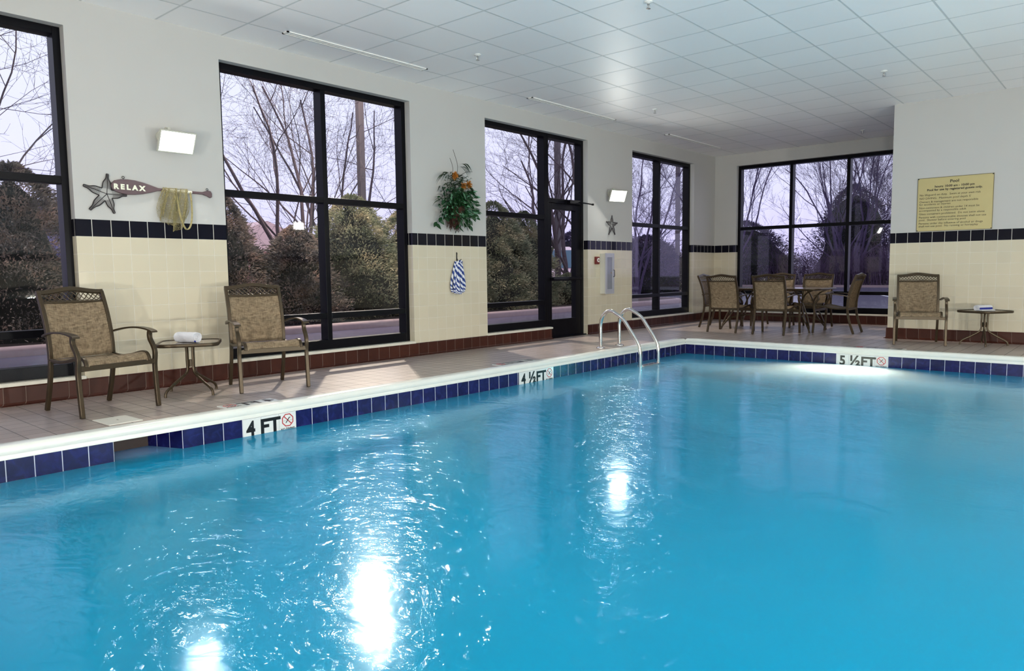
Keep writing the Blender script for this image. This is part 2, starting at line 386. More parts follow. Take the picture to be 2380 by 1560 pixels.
# water
def water_mat():
    m, n, o = mat('pool_water_surface')
    tc = N(n, 'ShaderNodeTexCoord')
    def wav(scale, sx_, sy_, det=2, dist=0.):
        mp_ = N(n, 'ShaderNodeMapping'); mp_.inputs['Scale'].default_value = (sx_, sy_, 1); mp_.inputs['Rotation'].default_value = (0,0,-.72)
        t = N(n, 'ShaderNodeTexNoise', i_Scale=scale, i_Detail=det, i_Distortion=dist); n.links.new(tc.outputs['Object'], mp_.inputs[0]); n.links.new(mp_.outputs[0], t.inputs['Vector']); return t.outputs['Fac']
    w1 = wav(2.6, 1, 1.3, 3, .6); w2 = wav(9., 1, 1.4, 3, 1.5)
    b1 = N(n, 'ShaderNodeBump', i_Strength=1., i_Distance=.022); n.links.new(w1, b1.inputs['Height'])
    b2 = N(n, 'ShaderNodeBump', i_Strength=1., i_Distance=.008); n.links.new(w2, b2.inputs['Height']); n.links.new(b1.outputs[0], b2.inputs['Normal'])
    soft = N(n, 'ShaderNodeBsdfGlossy'); soft.inputs[0].default_value = (.66,.86,1.0,1); soft.inputs['Roughness'].default_value = .12; b0 = N(n, 'ShaderNodeBump', i_Strength=1., i_Distance=.003); n.links.new(w1, b0.inputs['Height']); n.links.new(b0.outputs[0], soft.inputs['Normal'])
    sharp = N(n, 'ShaderNodeBsdfGlossy'); sharp.inputs[0].default_value = (.60,.80,1,1); sharp.inputs['Roughness'].default_value = .075; n.links.new(b2.outputs[0], sharp.inputs['Normal'])
    gl = N(n, 'ShaderNodeMixShader', n0=.48); n.links.new(soft.outputs[0], gl.inputs[1]); n.links.new(sharp.outputs[0], gl.inputs[2])
    dif = N(n, 'ShaderNodeBsdfDiffuse'); dif.inputs[0].default_value = (.0,.335,.60,1)
    trl = N(n, 'ShaderNodeBsdfTranslucent'); trl.inputs[0].default_value = (.85,.97,.88,1)
    trp = N(n, 'ShaderNodeBsdfTransparent'); trp.inputs[0].default_value = (.10,.72,.90,1)
    a1 = N(n, 'ShaderNodeMixShader', n0=.35); n.links.new(dif.outputs[0], a1.inputs[1]); n.links.new(trl.outputs[0], a1.inputs[2])
    a2 = N(n, 'ShaderNodeMixShader', n0=.05); n.links.new(a1.outputs[0], a2.inputs[1]); n.links.new(trp.outputs[0], a2.inputs[2])
    mx = N(n, 'ShaderNodeMixShader'); n.links.new(schlick(n, .02, 1.0), mx.inputs[0]); n.links.new(a2.outputs[0], mx.inputs[1]); n.links.new(gl.outputs[0], mx.inputs[2])
    n.links.new(mx.outputs[0], o.inputs[0]); return m
b = MB(); b.add([(PX-.3,PY0,ZW),(PXR,PY0,ZW),(PXR,QY,ZW),(PX-.3,QY,ZW)], [(0,1,2,3)])
wt = b.build('pool_water', water_mat()); tag(wt, 'rippled turquoise water filling the indoor swimming pool', 'water', kind='stuff')

# baseboards
def base_strip(b, p, q, out, h=ZB):
    """quarry tile base with a rounded cove foot"""
    p, q, out = Vector(p), Vector(q), Vector(out)
    prof = [(0,0),(.05,0),(.05,.004),(.026,.010),(.016,.024),(.014,h-.012),(.008,h-.002),(0,h)]
    n = len(prof); vs = [e+out*u+Vector((0,0,z)) for e in (p, q) for u, z in prof]
    b.add(vs, [(i, (i+1) % n, n+(i+1) % n, n+i) for i in range(n)]+[tuple(range(n)), tuple(range(n, 2*n))[::-1]])
b = MB(); base_strip(b, (0,RY,0), (0,-5.545,0), (1,0,0)); base_strip(b, (0,-4.575,0), (0,0,0), (1,0,0))
tag(b.build('baseboard_left', M_QUARRY), kind='structure')
b = MB(); base_strip(b, (0,0,0), (XR,0,0), (0,-1,0)); tag(b.build('baseboard_back', M_QUARRY), kind='structure')
b = MB(); base_strip(b, (XR-.012,YR,0), (RX,YR,0), (0,-1,0)); base_strip(b, (XR,YR-.014,0), (XR,0,0), (-1,0,0)); tag(b.build('baseboard_right', M_QUARRY), kind='structure')

# ------------------------------------------------------------------ windows
FX0, FX1, GX = -.225, -.088, -.155      # frame depth range and glass plane behind the wall face
def window(name, along, lo, hi, mulls, rails, zt=ZWT, zb=ZWB, sill=True):
    """along 'y': in the left wall; 'x': in the back wall. Box args are given as (position along, z)"""
    def bx(m, a0, a1, z0, z1, d0=FX0, d1=FX1):
        if along == 'y': m.box((d0, a0, z0), (d1, a1, z1))
        else: m.box((a0, -d1, z0), (a1, -d0, z1))
    f = MB()
    bx(f, lo, lo+.058, zb, zt); bx(f, hi-.058, hi, zb, zt); bx(f, lo+.058, hi-.058, zt-.062, zt); bx(f, lo+.058, hi-.058, zb, zb+.105)
    for mu in mulls: bx(f, mu-.03, mu+.03, zb+.105, zt-.062)
    xs = [lo+.058]+[v for mu in mulls for v in (mu-.03, mu+.03)]+[hi-.058]
    for z in rails:
        for i in range(0, len(xs), 2): bx(f, xs[i], xs[i+1], z-.032, z+.032, FX0+.02, FX1-.002)
    fr = f.build(name, M_FRAME, bevel=.003); tag(fr, kind='structure')
    zs = [zb+.105]+[v for z in sorted(rails) for v in (z-.032, z+.032)]+[zt-.062]
    for i in range(0, len(xs), 2):
        for j in range(0, len(zs), 2):
            g = MB(); bx(g, xs[i]-.005, xs[i+1]+.005, zs[j]-.005, zs[j+1]+.005, GX-.003, GX+.003); g.build('window_pane', M_GLASS, fr)
    if sill:
        s = MB(); bx(s, lo, hi, zb-.030, zb, FX0, .0); bx(s, lo-.008, hi+.008, zb-.030, zb-.004, 0, .017); s.build('window_sill', M_SILL, fr, bevel=.003)
    return fr
RL = (.564, 1.858)
window('window_1', 'y', *WIN[0], [-13.3], RL)
window('window_2', 'y', *WIN[1], [-9.505], RL)
w3 = window('window_3', 'y', WIN[2][0], -5.528, [], RL)
window('window_4', 'y', *WIN[3], [-2.12], RL)
window('window_5', 'x', BW[0], BW[1], [1.545, 2.60], RL)
# door with transom light in the right third of opening three
d0, d1 = -5.528, WIN[2][1]
f = MB()
def by(m, a0, a1, z0, z1, x0=FX0, x1=FX1): m.box((x0, a0, z0), (x1, a1, z1))
by(f, d0, d0+.05, 0, ZWT); by(f, d1-.06, d1, 0, ZWT); by(f, d0+.05, d1-.06, ZWT-.062, ZWT); by(f, d0+.05, d1-.06, 2.09, 2.16)
by(f, d0, d1, 0, .012, FX0, -.03)
df = f.build('door_1', M_FRAME, bevel=.003); tag(df, kind='structure')
f = MB(); x0, x1 = -.185, -.095; a, c = d0+.055, d1-.065
by(f, a, a+.07, .012, 2.085, x0, x1); by(f, c-.14, c, .012, 2.085, x0, x1); by(f, a+.07, c-.14, 1.995, 2.085, x0, x1); by(f, a+.07, c-.14, .012, .285, x0, x1); by(f, a+.07, c-.14, .885, .945, x0, x1)
lf = f.build('door_leaf', M_FRAME, df, bevel=.003)
g = MB(); by(g, a+.065, c-.135, .28, .89, -.145, -.139); g.build('door_glass', M_GLASS, lf)
g = MB(); by(g, a+.065, c-.135, .94, 2.0, -.145, -.139); g.build('door_glass', M_GLASS, lf)
g = MB(); by(g, d0+.045, d1-.055, 2.155, ZWT-.057, GX-.003, GX+.003); g.build('transom_pane', M_GLASS, df)
g = MB(); g.box((x1, a+.02, .892), (x1+.03, c-.02, .938)); g.tube([(x1+.055, a+.04, .915), (x1+.055, c-.03, .915)], .014); g.box((x1, a+.03, .90), (x1+.06, a+.06, .93)); g.box((x1, c-.06, .90), (x1+.06, c-.03, .93))
g.build('push_bar', M_FRAME, lf)
g = MB(); g.box((-.088, -5.0, 2.10), (-.03, -4.74, 2.155)); g.tube([(-.06, -4.80, 2.13), (.03, -4.66, 2.115), (.045, -4.49, 2.105)], .010); g.lathe([(.02, -.014), (.02, .014)], (.045, -4.49, 2.105), 12)
g.build('door_closer', M_FRAME, df)

# ------------------------------------------------------------------ ceiling fittings
def diffuser(y0, y1, label):
    m = MB(); x0, x1 = .497, .592
    m.box((x0, y0, H-.010), (x0+.018, y1, H+.001)); m.box((x1-.018, y0, H-.010), (x1, y1, H+.001)); m.box((x0, y0, H-.010), (x1, y0+.02, H+.001)); m.box((x0, y1-.02, H-.010), (x1, y1, H+.001)); m.box((x0+.018, y0+.02, H-.004), (x1-.018, y1-.02, H+.001), 1); m.box((.538, y0+.02, H-.009), (.551, y1-.02, H-.002))
    o = m.build('air_diffuser', [M_WHITE, M_SLOT]); tag(o, label, 'air diffuser', 'linear slot diffusers along the window wall')
M_SLOT = simple('diffuser_slot', (.42,.42,.42), .6)
diffuser(-10.35, -8.55, 'long white slot air diffuser in the ceiling above the second window from the left')
diffuser(-6.68, -4.65, 'white slot air diffuser in the ceiling above the glass door')
diffuser(-3.0, -.98, 'white slot air diffuser in the ceiling near the far corner')
def sprinkler(x, y, label):
    t = empty('fire_sprinkler', (x, y, H)); tag(t, label, 'sprinkler', 'ceiling sprinklers')
    m = MB(); m.lathe([(.036,0.001),(.036,-.006),(.018,-.010),(.014,-.014)], n=20); m.build('escutcheon', M_WHITE, t, smooth=True)
    m = MB(); m.lathe([(.011,-.01),(.011,-.026),(.006,-.03),(.004,-.05)], n=12); m.tube([(.011,0,-.024),(.016,0,-.04),(.004,0,-.056)], .0025, 6); m.tube([(-.011,0,-.024),(-.016,0,-.04),(-.004,0,-.056)], .0025, 6)
    m.lathe([(.004,-.055),(.020,-.057),(.020,-.060),(.004,-.061)], n=16); m.build('sprinkler_head', simple('chrome_grey', (.5,.5,.5), .3, metal=1), t)
sprinkler(1.376, -8.55, 'small white ceiling sprinkler nearest the second window')
sprinkler(1.393, -4.868, 'small ceiling sprinkler in line with the glass door')
sprinkler(3.519, -8.654, 'small ceiling sprinkler at the top edge of the photo')
sprinkler(4.417, -4.781, 'small ceiling sprinkler in front of the pool rules wall')
sprinkler(3.122, -.98, 'small ceiling sprinkler over the dining corner window')

# ------------------------------------------------------------------ flood lights
M_LENS = simple('lit_flood_lens', (1,1,1), .4, emit=(1.0,1.0,.93), es=6)
M_HOUSE = simple('flood_housing', (.55,.55,.48), .4, metal=.2)
def flood(x, y, z, yaw, tilt, power, label=None, w=.33, h=.205, group='wall flood lights', color=(1.0,.98,.90)):
    """yaw: direction of the lens in plan, measured from +x; wall mount sits behind"""
    t = empty('flood_light', (x, y, z), yaw)
    tag(t, label, 'flood light', group)
    ct, st = math.cos(tilt), math.sin(tilt)
    n = Vector((ct, 0, -st)); u = Vector((st, 0, ct)); s = Vector((0,1,0))
    m = MB(); c = n*.045
    for (cc, hw) in ((c+u*(h/2-.006), (.014, w/2, .006)), (c-u*(h/2-.006), (.014, w/2, .006)), (c+s*(w/2-.006), (.014, .006, h/2-.012)), (c-s*(w/2-.006), (.014, .006, h/2-.012))):
        m.obox(cc, n, s, u, hw)
    m.obox(c-n*.018, n, s, u, (.006, w/2-.012, h/2-.012))
    m.obox(c-n*.040, n, s, u, (.022, w/2-.08, h/2-.055))
    m.build('lamp_housing', M_HOUSE, t, bevel=.004)
    m = MB(); m.obox(c+n*.006, n, s, u, (.004, w/2-.012, h/2-.012)); m.build('lamp_lens', M_LENS, t)
    m = MB(); m.lathe([(.055,-.13),(.055,-.105),(.04,-.10)], (0,-.06,.04), 20, axis='x'); m.tube([(-.11,-.06,.04),(-.06,-.06,.075),(-.01,-.06,.08),(.03,-.06,h/2-.01)], .014, 10); m.lathe([(.026,-.015),(.026,.015)], (-.01,-.06,.085), 14, axis='y')
    m.build('wall_mount', M_HOUSE, t, smooth=True)
    ld = bpy.data.lights.new('flood_lamp', 'AREA'); ld.shape = 'RECTANGLE'; ld.size = w-.03; ld.size_y = h-.03; ld.energy = power; ld.color = color
    lo = bpy.data.objects.new('flood_lamp', ld); COL.objects.link(lo); lo.parent = t
    lo.matrix_local = Matrix.Translation(c+n*.022) @ Matrix(((s.x, u.x, -n.x, 0), (s.y, u.y, -n.y, 0), (s.z, u.z, -n.z, 0), (0,0,0,1)))
    return t
flood(.13, -11.27, 2.268, 0, .46, P_FLOOD_SEEN, 'lit white flood light above the RELAX paddle')
flood(.13, -3.93, 2.29, -.33, .42, P_FLOOD_SEEN, 'lit white flood light above the small starfish')
for y, wd in ((-3.0, 'far'), (-11.3, 'near')):
    flood(RX-.13, y, 2.35, PI, 0., P_FLOOD*.30, wd+' flood light high on the wall across the pool, outside the photo')
for y, pf, yw, wd in ((-9.4, 1.2, -.35, 'first'), (-11.9, .9, -.2, 'second'), (-14.2, .7, 0, 'third'), (-16.6, .5, 0, 'last')):
    flood(RX-.13, y, .50, PI+yw, -.42, P_FLOOD*pf, wd+' of the added low upward fill lights across the pool, outside the photo')  # added uplights that brighten the ceiling, no such fixtures known
flood(5.9, RY+.13, .50, PI/2, -.42, P_FLOOD*1.6, 'left added fill light low on the end wall behind the camera'); flood(8.6, RY+.13, .50, PI/2, -.42, P_FLOOD*1.6, 'right added fill light low on the end wall behind the camera')  # added fill floods, unseen, reaching into the alcove

# underwater lamp below the 5 1/2 FT mark
t = empty('underwater_light', (4.08, QY, -.62)); tag(t, 'round underwater pool lamp glowing below the 5 1/2 FT mark', 'pool light')
m = MB(); m.lathe([(.14,.0),(.14,-.012),(.11,-.02),(.105,-.012)], n=28, axis='y'); m.build('lamp_ring', M_STEEL, t, smooth=True)
m = MB(); m.lathe([(.104,-.002),(.104,-.010),(.06,-.022),(.01,-.026)], n=28, axis='y'); m.build('lamp_lens', simple('lit_pool_lens', (1,1,1), .3, emit=(1,.96,.85), es=3), t, smooth=True)
ld = bpy.data.lights.new('pool_lamp', 'SPOT'); ld.energy = P_POOL; ld.color = (1,.95,.82); ld.spot_size = 2.7; ld.spot_blend = .8; ld.shadow_soft_size = .1
lo = bpy.data.objects.new('pool_lamp', ld); COL.objects.link(lo); lo.parent = t; lo.location = (0,-.06,0); lo.rotation_euler = (math.radians(112), 0, PI)
#MORE
# ------------------------------------------------------------------ patio chairs
def make_chair():
    """faces +x, origin on the floor under the seat"""
    t = empty('sling_armchair')
    for s in (-1, 1):
        m = MB()
        m.bar(spline([(.285,s*.30,0),(.272,s*.30,.15),(.262,s*.30,.32),(.272,s*.30,.40),(.272,s*.30,.445),(.250,s*.30,.49),(.218,s*.30,.535),(.212,s*.30,.572),(.220,s*.30,.600)], 4), (0,1,0), .0155, .0155)
        m.build('leg', M_BRONZE, t, smooth=True, bevel=.004)
    for s in (-1, 1):
        m = MB()
        m.bar(spline([(-.315,s*.245,0),(-.262,s*.245,.16),(-.228,s*.245,.30),(-.218,s*.245,.40)], 4), (0,1,0), .0145, .0165)
        m.build('leg', M_BRONZE, t, smooth=True, bevel=.004)
    st = [(-.218,.40),(-.222,.50),(-.240,.62),(-.272,.74),(-.310,.845),(-.340,.915)]
    m = MB()
    for s in (-1, 1): m.bar(spline([(x, s*.245, z) for x, z in st], 5), (0,1,0), .0145, .0165)
    top = []
    for i in range(17):
        u = -1+2*i/16; a = math.cos(u*PI/2)**2
        top.append((-.340-.01*a, u*.258, .915+.026*a - .004*math.sin(abs(u)*PI)))
    m.bar(top, (-.40,0,.92), .017, .013); m.bar([(-.308,-.24,.838),(-.308,.24,.838)], (-.4,0,.92), .009, .008)
    m.build('back_frame', M_BRONZE, t, smooth=True, bevel=.003)
    m = MB()
    for k in range(4):
        pts = []
        for i in range(41):
            y = -.228+.456*i/40; a = math.cos(y/.258*PI/2)**2; hh = .024+.010*a; ph = 2*PI*y/.152+k*PI/2
            w = math.sin(ph); z = .874+.009*a+hh*w; pts.append((-.323-(z-.874)*.42, y, z))
        m.tube(pts, .0036, 5)
    m.build('lattice', M_BRONZE, t, smooth=True)
    m = MB(); vs = []; n = 10; P = spline([(-.206,0,.405),(-.212,0,.50),(-.232,0,.62),(-.264,0,.74),(-.301,0,.835)], 4)
    def sheet(m, P, hw, sag, th):
        L = len(P); c = 9; vs = []
        for i, p in enumerate(P):
            d = (P[min(i+1, L-1)]-P[max(i-1, 0)]).normalized(); nn = Vector((d.z, 0, -d.x))
            for k in range(c):
                u = -1+2*k/(c-1); vs.append(Vector((p.x, u*hw, p.z)) + nn*(sag*(1-u*u)))
        b_ = [v+Vector((0,0,-th)) if abs(P[0].x-P[-1].x) > .3 else v+Vector((-th,0,0)) for v in vs]; fs = []
        N0 = len(vs)
        for i in range(L-1):
            for k in range(c-1):
                q = (i*c+k, i*c+k+1, (i+1)*c+k+1, (i+1)*c+k); fs += [q, tuple(x+N0 for x in q[::-1])]
        for i in range(L-1):
            for k in (0, c-1): fs.append((i*c+k, (i+1)*c+k, (i+1)*c+k+N0, i*c+k+N0))
        for i in (0, L-1):
            for k in range(c-1): fs.append((i*c+k, i*c+k+1, i*c+k+1+N0, i*c+k+N0))
        m.add(vs+b_, fs)
    sheet(m, P, .236, -.014, .004); m.build('back_sling', M_SLING, t, smooth=True)
    sp = spline([(-.205,0,.402),(-.12,0,.392),(0,0,.398),(.12,0,.422),(.20,0,.436),(.245,0,.428),(.272,0,.400),(.280,0,.372)], 4)
    m = MB(); sheet(m, [p+Vector((0,0,.006)) for p in sp], .236, .010, .005); m.build('seat', M_SLING, t, smooth=True)
    m = MB()
    for s in (-1, 1): m.bar([Vector((p.x, s*.246, p.z)) for p in sp], (0,1,0), .012, .012)
    m.bar([(.268,-.295,.362),(.268,.295,.362)], (0,0,1), .020, .011); m.bar([(-.222,-.24,.385),(-.222,.24,.385)], (0,0,1), .016, .010)
    m.build('seat_frame', M_BRONZE, t, smooth=True, bevel=.003)
    for s in (-1, 1):
        m = MB(); pts = spline([(-.250,s*.268,.585),(-.17,s*.285,.603),(-.06,s*.296,.619),(.06,s*.302,.624),(.16,s*.304,.618),(.225,s*.304,.608),(.262,s*.304,.598),(.268,s*.304,.588)], 4)
        L = len(pts); m.bar(pts, (0,1,0), .02, .0065, ws=[.015+.012*min(1, i/(L*.7)) for i in range(L)])
        m.build('armrest', M_BRONZE, t, smooth=True, bevel=.002)
    return t
chair0 = make_chair(); used = [False]
def place_chair(x, y, deg, label, group='bronze sling armchairs'):
    c = chair0 if not used[0] else copy_tree(chair0); used[0] = True
    c.location = (x, y, 0); c.rotation_euler = (0, 0, math.radians(deg)); tag(c, label, 'chair', group); return c
place_chair(.735, -12.235, 10, 'leftmost tan mesh armchair, in front of the first big window')
place_chair(.745, -10.81, -14, 'tan mesh armchair right of the small table, in front of the second window')
place_chair(4.56, -3.29, -74, 'tan mesh armchair against the tiled wall under the pool rules sign')
place_chair(1.62, -2.77, 90, 'dining armchair seen from behind, nearer the ladder, left of its twin', 'dining armchairs')
place_chair(2.40, -2.80, 92, 'dining armchair seen from behind, right of the two near ones', 'dining armchairs')
place_chair(1.10, -1.98, 4, 'dining armchair at the left end of the table, side on', 'dining armchairs')
place_chair(3.12, -2.04, 181, 'dining armchair at the right end of the table, facing left', 'dining armchairs')
place_chair(1.76, -1.22, -92, 'dining armchair on the window side, mostly hidden behind a near chair', 'dining armchairs')
place_chair(2.45, -1.22, -88, 'dining armchair on the window side facing the pool, right of the hidden one', 'dining armchairs')

# ------------------------------------------------------------------ dining table with scroll legs
M_TGLASS = simple('mottled_table_top', (.22,.19,.17), .12, noise=.2, scale=40, spec=.7)
t = empty('dining_table', (2.05, -1.99, 0)); tag(t, 'long bronze dining table with glossy top and scrolled legs by the corner window', 'table')
def rrect(hx, hy, r, n=6):
    out = []
    for cx, cy, a0 in ((hx-r, hy-r, 0), (-hx+r, hy-r, 90), (-hx+r, -hy+r, 180), (hx-r, -hy+r, 270)):
        for k in range(n+1):
            a = math.radians(a0+90*k/n); out.append((cx+r*math.cos(a), cy+r*math.sin(a)))
    return out
m = MB(); m.prism(rrect(.90,.50,.16), (0,0,.700), (1,0,0), (0,1,0), (0,0,.010)); m.build('tabletop', M_TGLASS, t)
m = MB(); m.tube([(x, y, .700) for x, y in rrect(.905,.505,.16)], .013, 8, closed=True); m.build('table_rim', M_BRONZE, t, smooth=True)
for sx_ in (-1, 1):
    for sy_ in (-1, 1):
        m = MB(); X = lambda v: sx_*v; Y = lambda v: sy_*v
        m.bar(spline([(X(.80),Y(.38),.69),(X(.66),Y(.33),.62),(X(.585),Y(.28),.48),(X(.60),Y(.27),.33),(X(.66),Y(.33),.18),(X(.74),Y(.39),.05),(X(.755),Y(.40),0)], 5), (0,1,0), .017, .010)
        m.bar(spline([(X(.44),Y(.28),.69),(X(.52),Y(.28),.60),(X(.60),Y(.27),.44),(X(.69),Y(.32),.25),(X(.735),Y(.37),.10),(X(.745),Y(.39),.03)], 5), (0,1,0), .013, .009)
        m.build('leg', M_BRONZE, t, smooth=True, bevel=.003)
for s in (-1, 1):
    m = MB(); m.bar(spline([(s*.72,-.37,.12),(s*.62,-.22,.20),(s*.50,0,.235),(s*.62,.22,.20),(s*.72,.37,.12)], 6), (0,0,1), .014, .007)
    m.build('stretcher', M_BRONZE, t, smooth=True)
m = MB(); m.bar([(-.50,0,.235),(.50,0,.235)], (0,0,1), .014, .007)
m.build('stretcher', M_BRONZE, t); m = MB(); m.box((-.80,-.40,.672), (.80,-.37,.690)); m.box((-.80,.37,.672), (.80,.40,.690)); m.box((-.80,-.37,.672), (-.77,.37,.690)); m.box((.77,-.37,.672), (.80,.37,.690)); m.build('apron', M_BRONZE, t)

# ------------------------------------------------------------------ side tables and towels
def side_table(x, y, deg, label):
    t = empty('side_table', (x, y, 0), math.radians(deg)); tag(t, label, 'table', 'small bronze side tables')
    m = MB(); m.prism(rrect(.238,.238,.09), (0,0,.445), (1,0,0), (0,1,0), (0,0,.010)); m.build('tabletop', M_TGLASS, t)
    m = MB(); ring = rrect(.245,.245,.095, 5); n = len(ring); prof = [(-.010,.432),(.004,.430),(.009,.437),(.009,.455),(.004,.461),(-.010,.460)]
    vs = []
    for rx, rz in prof:
        for px, py in ring:
            d = math.hypot(px, py); vs.append((px+px/d*rx, py+py/d*rx, rz))
    q = len(prof); m.add(vs, [(a*n+k, a*n+(k+1) % n, ((a+1) % q)*n+(k+1) % n, ((a+1) % q)*n+k) for a in range(q) for k in range(n)])
    m.build('table_rim', M_BRONZE, t, smooth=True)
    for k in range(4):
        a = math.radians(45+90*k); c, s = math.cos(a), math.sin(a); m = MB()
        m.tube(spline([(c*.15,s*.15,.432),(c*.05,s*.05,.425),(c*.035,s*.035,.39),(c*.035,s*.035,.30),(c*.035,s*.035,.22),(c*.06,s*.06,.175),(c*.15,s*.15,.115),(c*.235,s*.235,.065),(c*.262,s*.262,.035),(c*.266,s*.266,0)], 4), .0115, 8)
        m.build('leg', M_BRONZE, t, smooth=True)
    m = MB(); m.lathe([(.03,.30),(.03,.24)], n=12); m.build('leg_clamp', M_BRONZE, t)
    return t
side_table(.577, -11.436, -31, 'small square bronze side table between the two armchairs under the paddle')
side_table(5.29, -3.06, 58, 'small bronze side table against the right tiled wall')
def towel(x, y, z, deg, r, L, label, stripe=False):
    t = empty('rolled_towel', (x, y, z), math.radians(deg)); tag(t, label, 'towel', 'rolled pool towels')
    rnd = random.Random(int(x*100)); m = MB(); n = 26; secs = 15; prof = []
    for k in range(n):
        a = 2*PI*k/n; rr = r*(1+.03*math.sin(3*a)); prof.append((rr*math.cos(a)*1.08, max(rr*math.sin(a)*.94, -r*.88)))
    def ring(y, sc): return [(p[0]*sc, y, (p[1]*sc)+r*.88) for p in prof]
    vs = []; ys = [-L/2+L*i/(secs-1) for i in range(secs)]
    for i, yy in enumerate(ys):
        e = min(i, secs-1-i); sc = {0:.93, 1:.99}.get(e, 1+.012*math.sin(i*1.7)); vs += ring(yy, sc)
    fs = [(i*n+k, i*n+(k+1) % n, (i+1)*n+(k+1) % n, (i+1)*n+k) for i in range(secs-1) for k in range(n)]
    mi = [0]*len(fs)
    m.add(vs, fs)
    for side, yy in ((-1, -L/2), (1, L/2)):      # spiral grooves of the rolled ends
        cv = []; rings_ = 7
        for q in range(rings_):
            f = 1-q/rings_*.98; dpt = (.006 if q % 2 else 0)
            cv += [(v[0], v[1]-side*dpt, v[2]) for v in ring(yy, .93*f)]
            # pull every ring to the roll's centre line
        cv = [(v[0], v[1], v[2]) for v in cv]
        c0 = Vector((0, yy, r*.88)); cc = []
        for q in range(rings_):
            f = 1-q/rings_*.98
            for k in range(n): cc.append((prof[k][0]*.93*f, yy-side*(.006 if q % 2 else 0), prof[k][1]*.93*f+r*.88))
        m.add(cc, [(q*n+k, q*n+(k+1) % n, (q+1)*n+(k+1) % n, (q+1)*n+k) for q in range(rings_-1) for k in range(n)]+[tuple((rings_-1)*n+k for k in range(n))])
    m.build('roll', M_TOWEL, t, smooth=True)
    m = MB()
    if stripe:
        m.bar([(-r*1.10,-L*.46,r*.75),(-r*1.13,0,r*.73),(-r*1.10,L*.46,r*.72)], (0,0,1), .013, .002); m.build('blue_stripe', M_BLUE, t)
        m = MB(); m.prism([(-r*2.1,.002),(-r*.3,.002),(-r*.3,.020),(-r*1.6,.017),(-r*2.1,.010)], (0,-L*.48,0), (1,0,0), (0,0,1), (0,L*.96,0)); m.build('loose_flap', M_TOWEL, t, bevel=.003)
    else:
        m.bar([(r*.55,L*.5+.002,r*.20),(r*.85,L*.5+.002,r*.32)], (0,0,1), .006, .002); m.build('blue_stripe', M_BLUE, t)
    return t
towel(.60, -11.46, .456, -68, .050, .215, 'rolled white towel on the small table between the two left armchairs')
towel(5.27, -3.08, .456, 146, .042, .225, 'rolled white towel with a blue stripe on the right side table', True)

# ------------------------------------------------------------------ pool ladder
t = empty('pool_ladder', (1.374, -6.0, 0)); tag(t, 'stainless steel pool ladder with two arched handrails', 'ladder')
for s in (-.23, .23):
    m = MB(); pts = [(0,s,-.05),(0,s,.10),(0,s,.24)]
    pts += [(.155-.155*math.cos(a), s, .29+.155*1.38*math.sin(a)) for a in [PI*k/18 for k in range(0, 13)]]
    pts += [(.35,s,.405),(.45,s,.275),(.53,s,.170),(.575,s,.10),(.600,s,.045),(.611,s,-.02),(.613,s,-.10),(.613,s,-.35),(.613,s,-1.2)]
    sm = spline(pts, 3); m.tube(sm, .0235, 16); m.build('handrail', M_STEEL, t, smooth=True)
    m = MB(); m.lathe([(.024,.022),(.034,.018),(.058,.008),(.060,.0)], (0,s,0), 24); m.build('escutcheon', M_STEEL, t, smooth=True)
for z in (-.205, -.50, -.80):
    m = MB(); m.box((.565,-.21,z-.012), (.655,.21,z+.008)); m.box((.560,-.21,z-.022), (.568,.21,z+.010)); m.box((.652,-.21,z-.022), (.660,.21,z+.010)); m.build('step', M_STEEL, t, bevel=.004)

